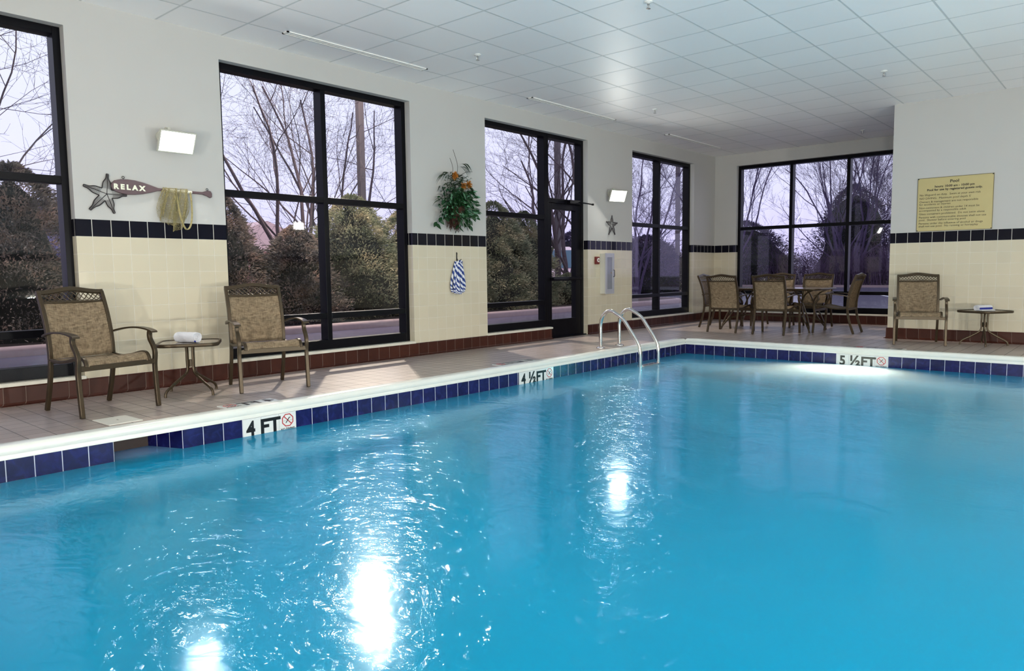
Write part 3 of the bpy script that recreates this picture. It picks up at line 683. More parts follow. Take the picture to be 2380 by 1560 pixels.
# ------------------------------------------------------------------ depth markers
M_MARK = simple('white_marker_tile', (.70,.73,.72), .15)
M_INK = simple('black_marker_ink', (.004,.004,.005), .3)
M_RED = simple('red_marker_ink', (.42,.01,.015), .3)
M_GROUT = simple('marker_grout', (.5,.5,.5), .8)
def depth_sign(name, origin, right, up, out, parts, label, group, tile=.1555, h=.1555, tiles=None):
    """row of white tiles; parts: list of (text, tile index, width in tiles)"""
    t = empty(name, origin); tag(t, label, 'depth marker', group)
    r, u, w = Vector(right), Vector(up), Vector(out); n = tiles
    for i in range(n):
        m = MB(); m.obox(r*(tile*(i+.5))+u*(h/2)+w*.002, r, u, w, (tile/2-.0015, h/2-.001, .003)); m.build('tile', M_MARK, t)
    for txt, pos, size, xs in parts:
        text_mesh(txt, size*h, .001, 'lettering', M_INK, t, r*(tile*pos)+u*(h*.10)+w*.0055, r, u, bold=.0052*size, xs=xs)
    c = r*(tile*(n-.5))+u*(h*.60)+w*.0055; R0 = h*.355
    m = MB(); oct_ = lambda q: [c+(r*math.cos(a)+u*math.sin(a))*q for a in [math.radians(22.5+45*k) for k in range(8)]]
    a1, a2 = oct_(R0), oct_(R0*.86); m.add(a1+a2+[p+w*.001 for p in a1+a2], [(k, (k+1) % 8, 8+(k+1) % 8, 8+k) for k in range(8)]+[(16+k, 16+(k+1) % 8, 24+(k+1) % 8, 24+k) for k in range(8)]+[(k, (k+1) % 8, 16+(k+1) % 8, 16+k) for k in range(8)]+[(8+k, 8+(k+1) % 8, 24+(k+1) % 8, 24+k) for k in range(8)])
    dd = (r-u).normalized(); m.obox(c+w*.0005, dd, dd.cross(w), w, (R0*.93, h*.022, .0006)); m.build('no_diving_symbol', M_RED, t)
    m = MB(); d2 = (r*.62+u*.78).normalized(); m.obox(c+w*.001, d2, d2.cross(w), w, (R0*.50, h*.020, .0006)); m.obox(c+d2*R0*.42+r*.002+w*.001, (r+u*.3).normalized(), w.cross((r+u*.3).normalized()), w, (R0*.16, h*.014, .0006))
    for sg in (-1, 1): m.obox(c+r*sg*R0*.52-u*R0*.06+w*.001, r, u, w, (R0*.22, h*.005, .0005))
    m.build('diver_figure', M_INK, t)
    text_mesh('NO DIVING', h*.17, .001, 'lettering', M_INK, t, r*(tile*(n-.5))+u*(h*.085)+w*.0055, r, u, bold=.0006, xs=.92)
    return t
H2 = ZT-(-.2335)
depth_sign('depth_marker', (PX, TY(10), ZT-.1555), (0,1,0), (0,0,1), (1,0,0), [('4', .5, 1.05, .8), ('F', 1.42, 1.05, .85), ('T', 1.86, 1.05, .75)][:0]+[('4', .42, 1.08, .85), ('FT', 1.5, 1.08, 1.0)], 'white 4 FT NO DIVING depth marker on the waterline of the near left pool wall', 'depth markers on the pool wall', tiles=3)
depth_sign('depth_marker', (PX, -8.289, ZT-.1555), (0,1,0), (0,0,1), (1,0,0), [('4', .5, 1.08, .85), ('\u00bd', 1.5, 1.15, 1.0), ('FT', 2.5, 1.08, 1.0)], 'white 4 1/2 FT NO DIVING depth marker midway along the left pool wall', 'depth markers on the pool wall', tiles=4)
depth_sign('depth_marker', (PX+.1555*14, QY, ZT-.1555), (1,0,0), (0,0,1), (0,-1,0), [('5', .5, 1.08, .9), ('\u00bd', 1.5, 1.15, 1.0), ('FT', 2.5, 1.08, 1.0)], 'white 5 1/2 FT NO DIVING depth marker on the far pool wall', 'depth markers on the pool wall', tiles=4)
depth_sign('deck_depth_marker', (PX-CW-.002, -11.165, .001), (0,-1,0), (-1,0,0), (0,0,1), [('4', .42, 1.05, .85), ('FT', 1.5, 1.05, 1.0)], 'white 4 FT marker tiles set in the deck in front of the second armchair', 'depth markers in the deck', h=.15, tiles=3)
depth_sign('deck_depth_marker', (PX-CW-.002, -7.80, .001), (0,-1,0), (-1,0,0), (0,0,1), [('4', .42, 1.05, .85), ('\u00bd', 1.5, 1.1, 1.0), ('FT', 2.5, 1.05, 1.0)], '4 1/2 FT marker tiles set flat in the deck midway along the pool', 'depth markers in the deck', h=.15, tiles=4)
depth_sign('deck_depth_marker', (4.63, QY+CW-.02, .001), (-1,0,0), (0,1,0), (0,0,1), [('5', .42, 1.05, .85), ('\u00bd', 1.5, 1.1, 1.0), ('FT', 2.5, 1.05, 1.0)], '5 1/2 FT marker tiles in the deck in front of the right armchair', 'depth markers in the deck', h=.14, tiles=4)

# skimmer lid
t = empty('skimmer_lid', (1.345, -12.345, 0), math.radians(2)); tag(t, 'square off-white skimmer lid set in the deck beside the leftmost armchair', 'lid')
m = MB(); m.box((-.145,-.115,-.001), (.145,.115,.006)); m.build('lid_plate', simple('off_white_plastic', (.66,.65,.58), .45, bump=.2, scale=120), t, bevel=.003)
m = MB(); m.box((-.012,-.004,.006), (.012,.004,.0075)); m.build('finger_slot', simple('slot_grey', (.3,.29,.26), .6), t)

# ------------------------------------------------------------------ pool rules sign
M_BRASS = simple('brushed_gold_plate', (.47,.40,.19), .38, metal=.15, noise=.08, scale=4)
t = empty('pool_rules_sign', (4.365, YR-.001, 1.536)); tag(t, 'gold pool rules sign in black lettering above the black tile band', 'sign')
SW, SH = .912, .742
m = MB(); m.box((0,-.010,0), (SW,0,SH)); m.build('plate', M_BRASS, t, bevel=.002)
m = MB()
for a_, b_ in (((0,-.012,0),(SW,-.009,.006)), ((0,-.012,SH-.006),(SW,-.009,SH)), ((0,-.012,.006),(.006,-.009,SH-.006)), ((SW-.006,-.012,.006),(SW,-.009,SH-.006))): m.box(a_, b_)
m.build('edge_trim', simple('dark_brass', (.12,.10,.05), .4), t)
for cx in (.012, SW-.012):
    for cz in (.012, SH-.012):
        m = MB(); m.lathe([(.007,0),(.007,-.003),(.003,-.004)], (cx,-.012,cz), 12, axis='y'); m.build('screw', M_BLACKP, t)
LINES = [('Pool', .452, .660, .056, 'CENTER', .0012), ('hours: 10:00 am - 10:00 pm', .452, .603, .040, 'CENTER', .0011), ('Pool for use by registered guests only.', .452, .560, .040, 'CENTER', .0011),
 ('No lifeguard on duty.  Swim at your own risk', .028, .494, .0375, 'LEFT', 0.), ('NO DIVING.  Maximum pool depth 5\'', .028, .446, .0375, 'LEFT', 0.),
 ('Owners & management are not responsible', .028, .399, .0375, 'LEFT', 0.), ('for accidents or injuries', .028, .363, .0375, 'LEFT', 0.),
 ('Non-swimmers & children under 14 must be', .028, .315, .0375, 'LEFT', 0.), ('accompanied by a responsible adult', .028, .278, .0375, 'LEFT', 0.),
 ('Glass containers prohibited.  Do not swim alone', .028, .231, .0375, 'LEFT', 0.),
 ('Persons with communicable diseases shall not use', .028, .184, .0375, 'LEFT', 0.), ('pool.  Shower before entering pool', .028, .147, .0375, 'LEFT', 0.),
 ('Persons under the influence of alcohol or drugs', .028, .098, .0375, 'LEFT', 0.), ('shall not use pool.  No running or horseplay', .028, .060, .0375, 'LEFT', 0.)]
for txt, x, z, sz, al, bd in LINES: text_mesh(txt, sz, .001, 'lettering', M_INK, t, (x,-.0108,z), (1,0,0), (0,0,1), al, bd, xs=1.07)

# ------------------------------------------------------------------ paddle, net, starfish
M_PADDLE = simple('plum_brown_paddle', (.105,.065,.075), .45, noise=.12, scale=9)
t = empty('wall_paddle', (0,0,0)); tag(t, 'plum brown wooden paddle reading RELAX on the left wall', 'paddle')
def pw(y, z): return (.022, y, z)
ax0, ax1 = Vector((0,-11.80,1.828)), Vector((0,-10.90,1.818)); du = (ax1-ax0).normalized(); dv = Vector((0,-du.z,du.y))
blade = [(0,-.004),(.004,.022),(.03,.048),(.08,.062),(.14,.066),(.20,.063),(.27,.050),(.34,.032),(.40,.014),(.44,.011),(.44,-.011),(.40,-.014),(.34,-.034),(.27,-.052),(.20,-.064),(.14,-.068),(.08,-.062),(.03,-.046),(.004,-.024)]
m = MB(); o0 = Vector((.010, ax0.y, ax0.z)); m.prism(blade, o0, du, dv, (.022,0,0)); m.build('blade', M_PADDLE, t, bevel=.005)
m = MB(); m.tube([o0+du*.42+Vector((.011,0,0)), o0+du*.86+Vector((.011,0,0))], .0125, 12); m.build('shaft', M_PADDLE, t, smooth=True)
m = MB(); m.tube([o0+du*.475+Vector((.011,0,0)), o0+du*.715+Vector((.011,0,0))], .0140, 12); m.build('white_wrap', simple('white_wrap', (.75,.73,.62), .6), t, smooth=True)
m = MB(); m.prism([(.78,.010),(.82,.012),(.85,.022),(.875,.030),(.900,.026),(.912,.004),(.910,-.030),(.895,-.040),(.86,-.022),(.82,-.012),(.78,-.010)], o0, du, dv, (.024,0,0)); m.build('grip', M_PADDLE, t, bevel=.005)
for s_ in (.105, .868):
    m = MB(); c = o0+du*s_+dv*(.080 if s_ < .5 else .040)+Vector((.010,0,0)); m.tube([c+(du*math.cos(a)+dv*math.sin(a))*.010 for a in [2*PI*k/12 for k in range(12)]], .0028, 6, closed=True); m.tube([c-dv*.010, c-dv*.026], .0028, 6); m.build('screw_eye', M_DARKWIRE, t)
text_mesh('R E L A X', .060, .004, 'lettering', simple('cream_lettering', (.78,.80,.66), .6), t, o0+du*.150-dv*.024+Vector((.0235,0,0)), du, dv, bold=.0034, xs=1.08)

# net draped over the shaft: real cords from a draped grid
M_NET = simple('tan_net_cord', (.36,.31,.15), .9, noise=.6, scale=45)
m = MB(); rnd = random.Random(5); NY, NZ = 46, 40
def netp(i, j):
    u, v = i/NY, j/NZ; a = u*2*PI*2.6; wid = 1+.22*math.sin(v*PI*.8)
    y = -11.375+.245*u; yc = -11.265; y = yc+(y-yc)*wid - .035*v
    drop = .25+.09*math.sin(u*PI*.9+.2)+(.055 if .50 < u < .9 else 0)
    z = 1.842-v*drop
    x = .045+.020*math.sin(a+v*1.5)+.010*math.sin(a*2.3+v*4)-.012*v
    return (max(x, .008)+NJ+rnd.uniform(-.003,.003), y+.010*math.cos(a*1.7+v*5)+rnd.uniform(-.0035,.0035), z+rnd.uniform(-.0035,.0035))
for NJ, sq in ((0, 1.), (.018, .86)):
    G = [[netp(i, j) for j in range(NZ+1)] for i in range(NY+1)]
    vs = [(p[0], -11.265+(p[1]+11.265)*sq, 1.842+(p[2]-1.842)*sq) for row in G for p in row]; fs = [(i*(NZ+1)+j, (i+1)*(NZ+1)+j, (i+1)*(NZ+1)+j+1, i*(NZ+1)+j+1) for i in range(NY) for j in range(NZ)]
    m.add(vs, fs)
net = m.build('fishing_net', M_NET); tag(net, 'tan fishing net draped over the paddle handle', 'net')
wf = net.modifiers.new('cords', 'WIREFRAME'); wf.thickness = .0026; wf.use_replace = True; wf.use_even_offset = False
m = MB(); m.bar(spline([(.045,-11.245,1.80),(.055,-11.235,1.70),(.06,-11.218,1.58),(.065,-11.195,1.50),(.06,-11.165,1.468),(.055,-11.128,1.50),(.05,-11.105,1.60),(.04,-11.100,1.74),(.03,-11.105,1.82)], 5), (1,.6,0), .008, .003)
m.build('hem_cord', M_NET, net)

M_MESH = simple('starfish_fine_mesh', (.16,.15,.155), .6)
def starfish(cy, cz, tips, waist, label, name='wire_starfish'):
    """tips: five (y, z) arm tips; the outline is a bent wire, the body a fine wire mesh"""
    t = empty(name, (0.012, cy, cz)); tag(t, label, 'starfish', 'wire starfish wall ornaments')
    P = [Vector((0, a-cy, b-cz)) for a, b in tips]; out = []; W_ = []
    for k in range(5):
        a, b_ = P[k], P[(k+1) % 5]; wv = (a.normalized()+b_.normalized()).normalized()*waist; W_.append(wv)
    m = MB()
    for k in range(5):
        tip = P[k]; wl_, wr_ = W_[k-1], W_[k]; d = tip.normalized(); s = Vector((0,-d.z,d.y)); L = tip.length
        s1 = 1 if s.dot(wr_) > 0 else -1
        A = [wl_, wl_*.55+tip*.42-s*s1*L*.065*.9, tip*.78-s*s1*L*.062, tip-d*L*.02-s*s1*L*.045, tip]; B = [tip, tip-d*L*.02+s*s1*L*.045, tip*.78+s*s1*L*.062, wr_*.55+tip*.42+s*s1*L*.065*.9, wr_]
        path = spline(A, 5)[:-1]+spline(B, 5); out.append(path)
        m.tube([p+Vector((.004,0,0)) for p in path], .0042, 6)
        m.tube([Vector((.022,0,0)), tip*.5+Vector((.016,0,0)), tip+Vector((.004,0,0))], .0030, 6)
    m.build('wire_outline', M_DARKWIRE, t, smooth=True)
    m = MB()
    for k in range(5):
        path = out[k]; n = len(path); tip = P[k]; d = tip.normalized()
        for j in range(1, n//2):
            a_, b_ = path[j], path[n-1-j]; mid = (a_+b_)/2; r_ = min(1, mid.length/tip.length); c_ = d*mid.dot(d)+Vector((.018*(1-r_)+.008,0,0))
            m.tube([a_+Vector((.003,0,0)), c_, b_+Vector((.003,0,0))], .0011, 4)
        for q in range(1, 4):
            for half in (0, 1):
                seg = path[:n//2+1] if half == 0 else path[n//2:][::-1]
                m.tube([s_*(1-q/4)+(d*max(0, s_.dot(d)))*(q/4)+Vector((.006,0,0)) for s_ in seg], .0009, 4)
        # long strands and hatching between the ribs
        for j in range(2, n//2):
            for q in range(1, 4):
                a_ = path[j]*(q/4)+d*path[j].dot(d)*(1-q/4); b2 = path[j-1]*((q-1)/4)+d*path[j-1].dot(d)*(1-(q-1)/4)
                m.tube([a_+Vector((.006,0,0)), b2+Vector((.006,0,0))], .0008, 3)
    m.build('wire_mesh', M_MESH, t)
    return t
starfish(-11.841, 1.752, [(-11.822,1.925),(-12.018,1.815),(-11.978,1.612),(-11.782,1.590),(-11.672,1.752)], .058, 'large dark wire starfish on the left wall beside the paddle')
starfish(-3.886, 1.806, [(-3.886,1.962),(-4.060,1.850),(-3.985,1.640),(-3.795,1.645),(-3.722,1.842)], .050, 'smaller wire starfish under the far flood light')

# ------------------------------------------------------------------ rope on its hook
M_RW = simple('white_rope', (.72,.74,.80), .8); M_RB = simple('blue_rope', (.012,.04,.22), .8)
t = empty('rope_coil', (0,-7.56,1.28)); tag(t, 'coiled blue and white braided rope hanging on the tiled wall', 'rope')
def braid(m, pts, r, n=8, ph=0.):
    st = len(m.f); m.tube(pts, r, n, caps=False); L = len(pts)-1
    for i in range(L):
        for k in range(n):
            m.m[st+i*n+k] = 1 if ((i*.62+k*.55+ph) % 5.5) < 2.75 else 0
m = MB()
loops = [(-.105,.035,.47,.030),(-.07,.03,.49,.046),(-.035,.02,.495,.038),(.0,.03,.50,.055),(.035,.04,.49,.034),(.06,.05,.475,.048),(.085,.065,.46,.028)]
for i, (yb, yt, dr, xo) in enumerate(loops):
    pts = []
    yt = (i-3)*.013
    a_, b_ = yb-.028, yb+.028
    ctrl = [(xo,yt-.006,-.10),(xo,yt*1.3+(a_-yt)*.35,-.20),(xo,a_,-.38),(xo,a_+.006,-.10-dr*.80),(xo,(a_+b_)/2,-.10-dr*.835),(xo,b_-.006,-.10-dr*.80),(xo,b_,-.38),(xo,yt*1.3+(b_-yt)*.35,-.20),(xo,yt+.006,-.10)]
    braid(m, spline(ctrl, 18), .0145, 10, ph=i*1.37)
m.build('rope_loops', [M_RW, M_RB], t, smooth=True)
m = MB(); braid(m, spline([(.03,-.05,-.135),(.06,-.03,-.105),(.066,0,-.095),(.06,.03,-.105),(.03,.05,-.135)], 6), .015); m.build('rope_wrap', [M_RW, M_RB], t, smooth=True)
m = MB(); m.box((0,-.008,-.09), (.005,.008,.02)); m.tube(spline([(.004,0,-.05),(.02,0,-.09),(.05,0,-.105),(.075,0,-.085),(.08,0,-.07)], 4), .005, 8); m.lathe([(.009,0),(.009,.004)], (.005,0,.0), 10, axis='x'); m.build('hook', M_DARKWIRE, t)

# ------------------------------------------------------------------ extinguisher cabinet and alarm call point
M_ALU = simple('brushed_aluminium', (.50,.51,.56), .35, metal=.4)
t = empty('extinguisher_cabinet', (0,-4.10,.655)); tag(t, 'tall white and silver extinguisher cabinet with a glass door below the small starfish', 'cabinet')
m = MB(); m.box((0,-.125,0), (.10,.125,.665)); m.build('cabinet_body', simple('cabinet_enamel', (.62,.62,.56), .4), t, bevel=.003)
m = MB(); 
for a_, b_ in (((.10,-.13,-.005),(.118,-.078,.67)), ((.10,.078,-.005),(.118,.13,.67)), ((.10,-.078,-.005),(.118,.078,.075)), ((.10,-.078,.60),(.118,.078,.67))): m.box(a_, b_)
dr = m.build('door', M_ALU, t, bevel=.003)
m = MB(); m.box((.108,-.082,.07), (.111,.082,.605)); m.build('glass_panel', simple('grey_wired_glass', (.22,.23,.27), .12, noise=.15, scale=8), dr)
m = MB(); m.tube(spline([(.118,.100,.28),(.140,.100,.285),(.142,.100,.34),(.140,.100,.385),(.118,.100,.39)], 4), .005, 8); m.build('handle', M_DARKWIRE, dr, smooth=True)
m = MB(); m.lathe([(.008,.111),(.008,.118)], (0,.045,.345), 12, axis='x'); m.build('lock', simple('brass_lock', (.7,.5,.25), .3, metal=1), dr)
t = empty('fire_alarm_strobe', (0,-4.335,1.205)); tag(t, 'small dark red fire alarm plate with a white disc left of the extinguisher cabinet', 'fire alarm')
m = MB(); m.box((0,-.052,-.062), (.035,.052,.062)); m.build('alarm_body', simple('dark_red_plastic', (.15,.012,.01), .35), t, bevel=.006)
m = MB(); m.lathe([(.034,.034),(.034,.040),(.022,.044)], (0,.012,.006), 20, axis='x'); m.build('white_disc', M_WHITE, t, smooth=True)
m = MB(); m.lathe([(.016,.043),(.016,.046)], (0,.012,.006), 14, axis='x'); m.build('red_centre', simple('dark_red_centre', (.15,.012,.01), .35), t)

# ------------------------------------------------------------------ wall basket with artificial plant
M_LEAF = simple('green_leaf', (.007,.050,.013), .45, noise=.5, scale=25)
M_LEAFD = simple('dark_blade_leaf', (.010,.032,.008), .5, noise=.4, scale=25)
M_LEAFP = simple('pale_leaf', (.14,.32,.20), .5)
M_COIR = simple('brown_coir', (.05,.020,.012), .95, noise=.4, scale=50, bump=1)
M_ORANGE = simple('orange_petal', (.45,.17,.02), .6, noise=.3, scale=40)
t = empty('wall_planter', (0,-7.65,1.78)); tag(t, 'hanging wall planter with trailing green leaves and orange flowers', 'planter')
rnd = random.Random(11)
m = MB()
for i in range(260):
    a = rnd.uniform(0, PI); r_ = rnd.uniform(.03,.11); z0 = rnd.uniform(-.10,.13); y0 = r_*math.cos(a); x0_ = .03+abs(r_*math.sin(a))
    m.tube([(x0_*.6,y0,z0),(x0_,y0*1.1+rnd.uniform(-.02,.02),z0-rnd.uniform(.02,.05)),(x0_*.9,y0*1.05+rnd.uniform(-.03,.03),z0-rnd.uniform(.06,.15))], .003, 3)
m.lathe([(.04,-.07),(.07,-.03),(.10,.05),(.11,.10)], (.11,0,0), 16)
m.build('coir_basket', M_COIR, t)
def leaf(m, p, d, L, w, droop=.3, mi=0, side=None):
    d = Vector(d).normalized(); p = Vector(p); s = Vector(side) if side else d.cross(Vector((rnd.uniform(-1,1), rnd.uniform(-1,1), rnd.uniform(-1,1)))); s.normalize(); up = d.cross(s)
    pr = [(0,.05),(.2,.75),(.45,1),(.7,.75),(.9,.3),(1,.02)]; vs = []
    for u_, ww in pr:
        c = p+d*L*u_+Vector((0,0,-droop*L*u_*u_)); vs += [c+s*w*ww/2+up*.12*w*ww, c-up*.04*w, c-s*w*ww/2+up*.12*w*ww]
    fs = []
    for i in range(len(pr)-1):
        for k in range(2): fs.append((i*3+k, i*3+k+1, i*3+k+4, i*3+k+3))
    m.add(vs, fs, mi)
m = MB()
for i in range(560):        # broad leaves, lower mass
    a = rnd.gauss(0, .95); r_ = abs(rnd.gauss(.13,.05)); y = max(-.26, min(.26, r_*1.45*math.sin(a))); z = rnd.uniform(-.04,.32); y *= (1.15-abs(z-.05)*1.2); x = rnd.uniform(.05,.24)
    leaf(m, (x,y,z), (rnd.uniform(.1,1), y*4+rnd.uniform(-.5,.5), rnd.uniform(-.6,.6)), rnd.uniform(.045,.085), rnd.uniform(.025,.045), .4, 0 if rnd.random() < .8 else 1)
m.build('broad_leaves', [M_LEAF, M_LEAFP], t, smooth=True)
m = MB()
for i in range(330):        # arching blade leaves, upper mass
    z = rnd.uniform(.08,.50); y = rnd.gauss(-.01, .12*(1.25-z)); x = rnd.uniform(.04,.18)
    leaf(m, (x,y,z), (rnd.uniform(-.05,.8), rnd.uniform(-1,1), rnd.uniform(0,1.0)), rnd.uniform(.10,.19), rnd.uniform(.010,.018), .8)
for y, z in ((-.20,.56),(-.27,.53),(.10,.66),(.14,.70),(.22,.42),(.26,.40)):
    for k in range(5): leaf(m, (.10,y*.8+k*.012,z-.04), (.1, 1.2 if y > 0 else -1.2, rnd.uniform(.1,.6)), .15, .014, 1.0)
m.build('blade_leaves', M_LEAFD, t, smooth=True)
m = MB()
for pts in ([(.06,.03,.45),(.08,.06,.62),(.07,-.01,.83)], [(.06,-.03,.45),(.07,-.02,.60),(.06,-.06,.72)], [(.06,.05,.48),(.09,.20,.56),(.08,.33,.58)], [(.1,.1,.2),(.12,.27,.27),(.1,.38,.23)]): m.tube(spline(pts, 5), .003, 5)
m.build('twigs', simple('dark_twig', (.06,.05,.04), .8), t)
for y, z in ((-.13,.48),(.02,.36),(.12,.39)):
    m = MB(); c = Vector((.20,y,z))
    for i in range(64):
        th = rnd.uniform(0, 2*PI); el = rnd.uniform(.1,1.35); leaf(m, c, (math.sin(el), math.cos(th)*math.cos(el), math.sin(th)*math.cos(el)), rnd.uniform(.05,.075), .014, .1)
    m.lathe([(.012,-.02),(.016,0),(.008,.02)], tuple(c), 10, axis='x'); m.build('flower', M_ORANGE, t)
m = MB()
for (pts, lv) in (([(.12,-.12,.02),(.12,-.22,-.02),(.08,-.29,-.07),(.06,-.33,-.13)], 7), ([(.12,.0,-.05),(.12,.02,-.12),(.08,.05,-.17)], 4)):
    sp_ = spline(pts, 4); m.tube(sp_, .0022, 4)
    for k in range(lv):
        p = sp_[int((len(sp_)-1)*(k+1)/lv)]; leaf(m, p, (.3,-1 if k % 2 else 1,-.5), .085, .05, .4)
for k in range(26):
    y = rnd.uniform(.12,.26); leaf(m, (.10,y,rnd.uniform(-.16,.06)), (.3,rnd.uniform(-.5,1),-.7), .055, .034, .4)
m.build('trailing_vine', M_LEAF, t, smooth=True)
#MORE
# ------------------------------------------------------------------ outside: driveway, kerb, planting, trees
GZ = -.10
M_ASPH = simple('wet_asphalt', (.075,.070,.115), .24, noise=.25, scale=2.2, bump=.5, spec=.6)
M_CURB = simple('concrete_kerb', (.30,.22,.22), .8, noise=.15, scale=12)
M_MULCH = simple('bark_mulch', (.055,.035,.030), .95, noise=.6, scale=30, bump=1)
M_BARK = simple('grey_brown_bark', (.085,.058,.070), .9, noise=.35, scale=18)
M_BARKP = simple('purple_brown_bark', (.075,.052,.11), .9, noise=.3, scale=18)
M_LINE = simple('white_road_paint', (.6,.6,.62), .6)
b = MB(); b.box((-110,-60,GZ-.2), (-.26,110,GZ)); b.box((-.26,.26,GZ-.2), (60,110,GZ))
g = b.build('ground_asphalt', M_ASPH); tag(g, kind='structure')
b = MB()
kp = [(-5.28,-22,0),(-5.28,8.2,0)]+[(-6.48+1.2*math.cos(a), 8.2+1.2*math.sin(a), 0) for a in [PI*k/12 for k in range(1, 13)]]+[(-7.70,7.4,0),(-7.85,7.0,0),(-8.5,6.62,0),(-10.4,6.42,0)]
kp = [Vector(p) for p in kp]; vs = []; prof = [(0,GZ-.02),(.0,GZ+.10),(-.02,GZ+.13),(-.05,GZ+.145),(-.17,GZ+.145),(-.17,GZ-.02)]; n = len(prof)
for i, p in enumerate(kp):
    d = (kp[min(i+1, len(kp)-1)]-kp[max(i-1, 0)]).normalized(); o_ = Vector((d.y,-d.x,0))
    for u, z in prof: vs.append(p+o_*u+Vector((0,0,z)))
b.add(vs, [(i*n+k, i*n+(k+1) % n, (i+1)*n+(k+1) % n, (i+1)*n+k) for i in range(len(kp)-1) for k in range(n)])
kb = b.build('kerb', M_CURB, smooth=True); tag(kb, kind='structure')
b = MB(); b.prism([(-10.4,-22),(-5.43,-22),(-5.43,8.0),(-5.62,8.7),(-6.1,9.2),(-6.9,9.3),(-7.45,8.7),(-7.55,7.5),(-7.75,6.9),(-8.5,6.5),(-10.4,6.3)], (0,0,GZ-.02), (1,0,0), (0,1,0), (0,0,.12)); tag(b.build('planting_bed', M_MULCH), kind='structure')
b = MB(); b.box((-40,31,GZ-.02), (40,31.3,GZ+.12)); tag(b.build('far_kerb', M_CURB), kind='structure')
b = MB(); b.box((-60,31.3,GZ-.02), (60,80,GZ+.10)); tag(b.build('far_verge', simple('winter_grass', (.10,.085,.075), .95, noise=.4, scale=4)), kind='structure')
for x, wd in ((.4, 'left'), (3.4, 'right')):
     b = MB(); b.prism([(x,14),(x+.12,14),(x-2.5,20),(x-2.62,20)], (0,0,GZ+.001), (1,0,0), (0,1,0), (0,0,.004)); tag(b.build('parking_line', M_LINE), wd+' of the white parking lines on wet asphalt beyond the corner window', 'road marking', 'parking bay lines')

# bare deciduous trees
def tree_mesh(seed, base, height, stems, spread, trunk, levels=5, lean=(0,0), minr=.0035, twig=1.0, first=.25, upness=.25, kids=(3,5)):
    rnd = random.Random(seed); m = MB()
    def grow(p, d, L, r, lev):
        nseg = max(3, int(4+L*1.6)) if lev < 2 else 4
        pts = [p.copy()]; rs = [r]; dirs = []; q = p.copy(); dd = d.copy()
        for i in range(nseg):
            jit = .15 if lev < 2 else .15
            dd = (dd+Vector((rnd.uniform(-jit,jit), rnd.uniform(-jit,jit), rnd.uniform(-jit,jit)+.05*upness))).normalized()
            q = q+dd*(L/nseg); pts.append(q.copy()); rs.append(max(minr*.6, r*(1-.72*(i+1)/nseg))); dirs.append(dd.copy())
        m.tube(pts, rs, 7 if lev == 0 else (5 if lev == 1 else (4 if lev == 2 else 3)), caps=False)
        if lev >= levels: return
        k = rnd.randint(*kids)+(1 if lev in (1,2) else 0)
        if lev >= 3: k = max(2, int(k*twig))
        for c in range(k):
            f = first if lev == 0 else .18
            u = f+(1-f)*(c+rnd.uniform(.2,.9))/k; i = min(nseg-1, int(u*nseg)); fr = u*nseg-i; bp_ = pts[i].lerp(pts[i+1], min(1, fr))
            ax = dirs[i]; pr = ax.orthogonal().normalized(); pr.rotate(Matrix.Rotation(rnd.uniform(0, 2*PI), 3, ax))
            ang = math.radians(rnd.uniform(28, 58))*spread
            nd = (ax*math.cos(ang)+pr*math.sin(ang)+Vector((0,0,upness*.35))).normalized()
            grow(bp_, nd, L*rnd.uniform(.48,.68)*(1.12-.35*u), max(minr, rs[i]*rnd.uniform(.42,.60)), lev+1)
    for s in range(stems):
        a = 2*PI*(s+rnd.uniform(0,.6))/max(1, stems); tl = (.18+.28*rnd.random()) if stems > 1 else 0
        d = Vector((math.cos(a)*tl+lean[0], math.sin(a)*tl+lean[1], 1)).normalized()
        grow(Vector((math.cos(a)*trunk*.8*(stems > 1), math.sin(a)*trunk*.8*(stems > 1), 0)), d, height*rnd.uniform(.62,.74), trunk*(1 if stems == 1 else .55), 0)
    o = m.build('bare_tree', M_BARK, smooth=False); o.location = base; return o
def bare_tree(label, material=M_BARK, **kw):
    o = tree_mesh(**kw); o.data.materials[0] = material; tag(o, label, 'tree', 'bare trees outside the windows'); return o
bare_tree('bare tree with thick rising limbs behind the leftmost window', seed=4, base=(-9.4,-11.6,GZ), height=9.5, stems=3, spread=1.1, trunk=.15, levels=5, minr=.0030, upness=.1, first=.12, kids=(4,5), twig=.62)
bare_tree('bare spreading tree behind the left part of the second window', seed=7, base=(-8.6,-4.35,GZ), height=8.6, stems=4, spread=1.0, trunk=.115, levels=5, minr=.0030, first=.08, kids=(4,5), twig=.62)
bare_tree('bare tree beside the lamp post in the right half of the second window', seed=12, base=(-9.7,-2.0,GZ), height=9.0, stems=3, spread=1.1, trunk=.10, levels=5, minr=.0030, first=.08, kids=(3,5), twig=.6)
bare_tree('bare tree behind the glass door with several upright trunks', seed=21, base=(-7.85,5.0,GZ), height=8.8, stems=4, spread=.9, trunk=.17, levels=5, minr=.0030, first=.08, kids=(4,5), twig=.62)
bare_tree('bare purple tree behind the narrow fourth window', M_BARKP, seed=31, base=(-9.5,12.5,GZ), height=9.5, stems=5, spread=1.0, trunk=.11, levels=5, first=.10, kids=(3,4))
bare_tree('tall thin bare tree at the right side of the fourth window', M_BARKP, seed=37, base=(-7.8,17.5,GZ), height=10.5, stems=4, spread=.8, trunk=.10, levels=5, first=.2, kids=(3,4))
bare_tree('large vase-shaped bare tree in the left pane of the corner window', M_BARKP, seed=43, base=(-7.3,33.5,GZ), height=12.5, stems=10, spread=.8, trunk=.16, levels=5, minr=.005, first=.08, upness=.5, kids=(3,4))
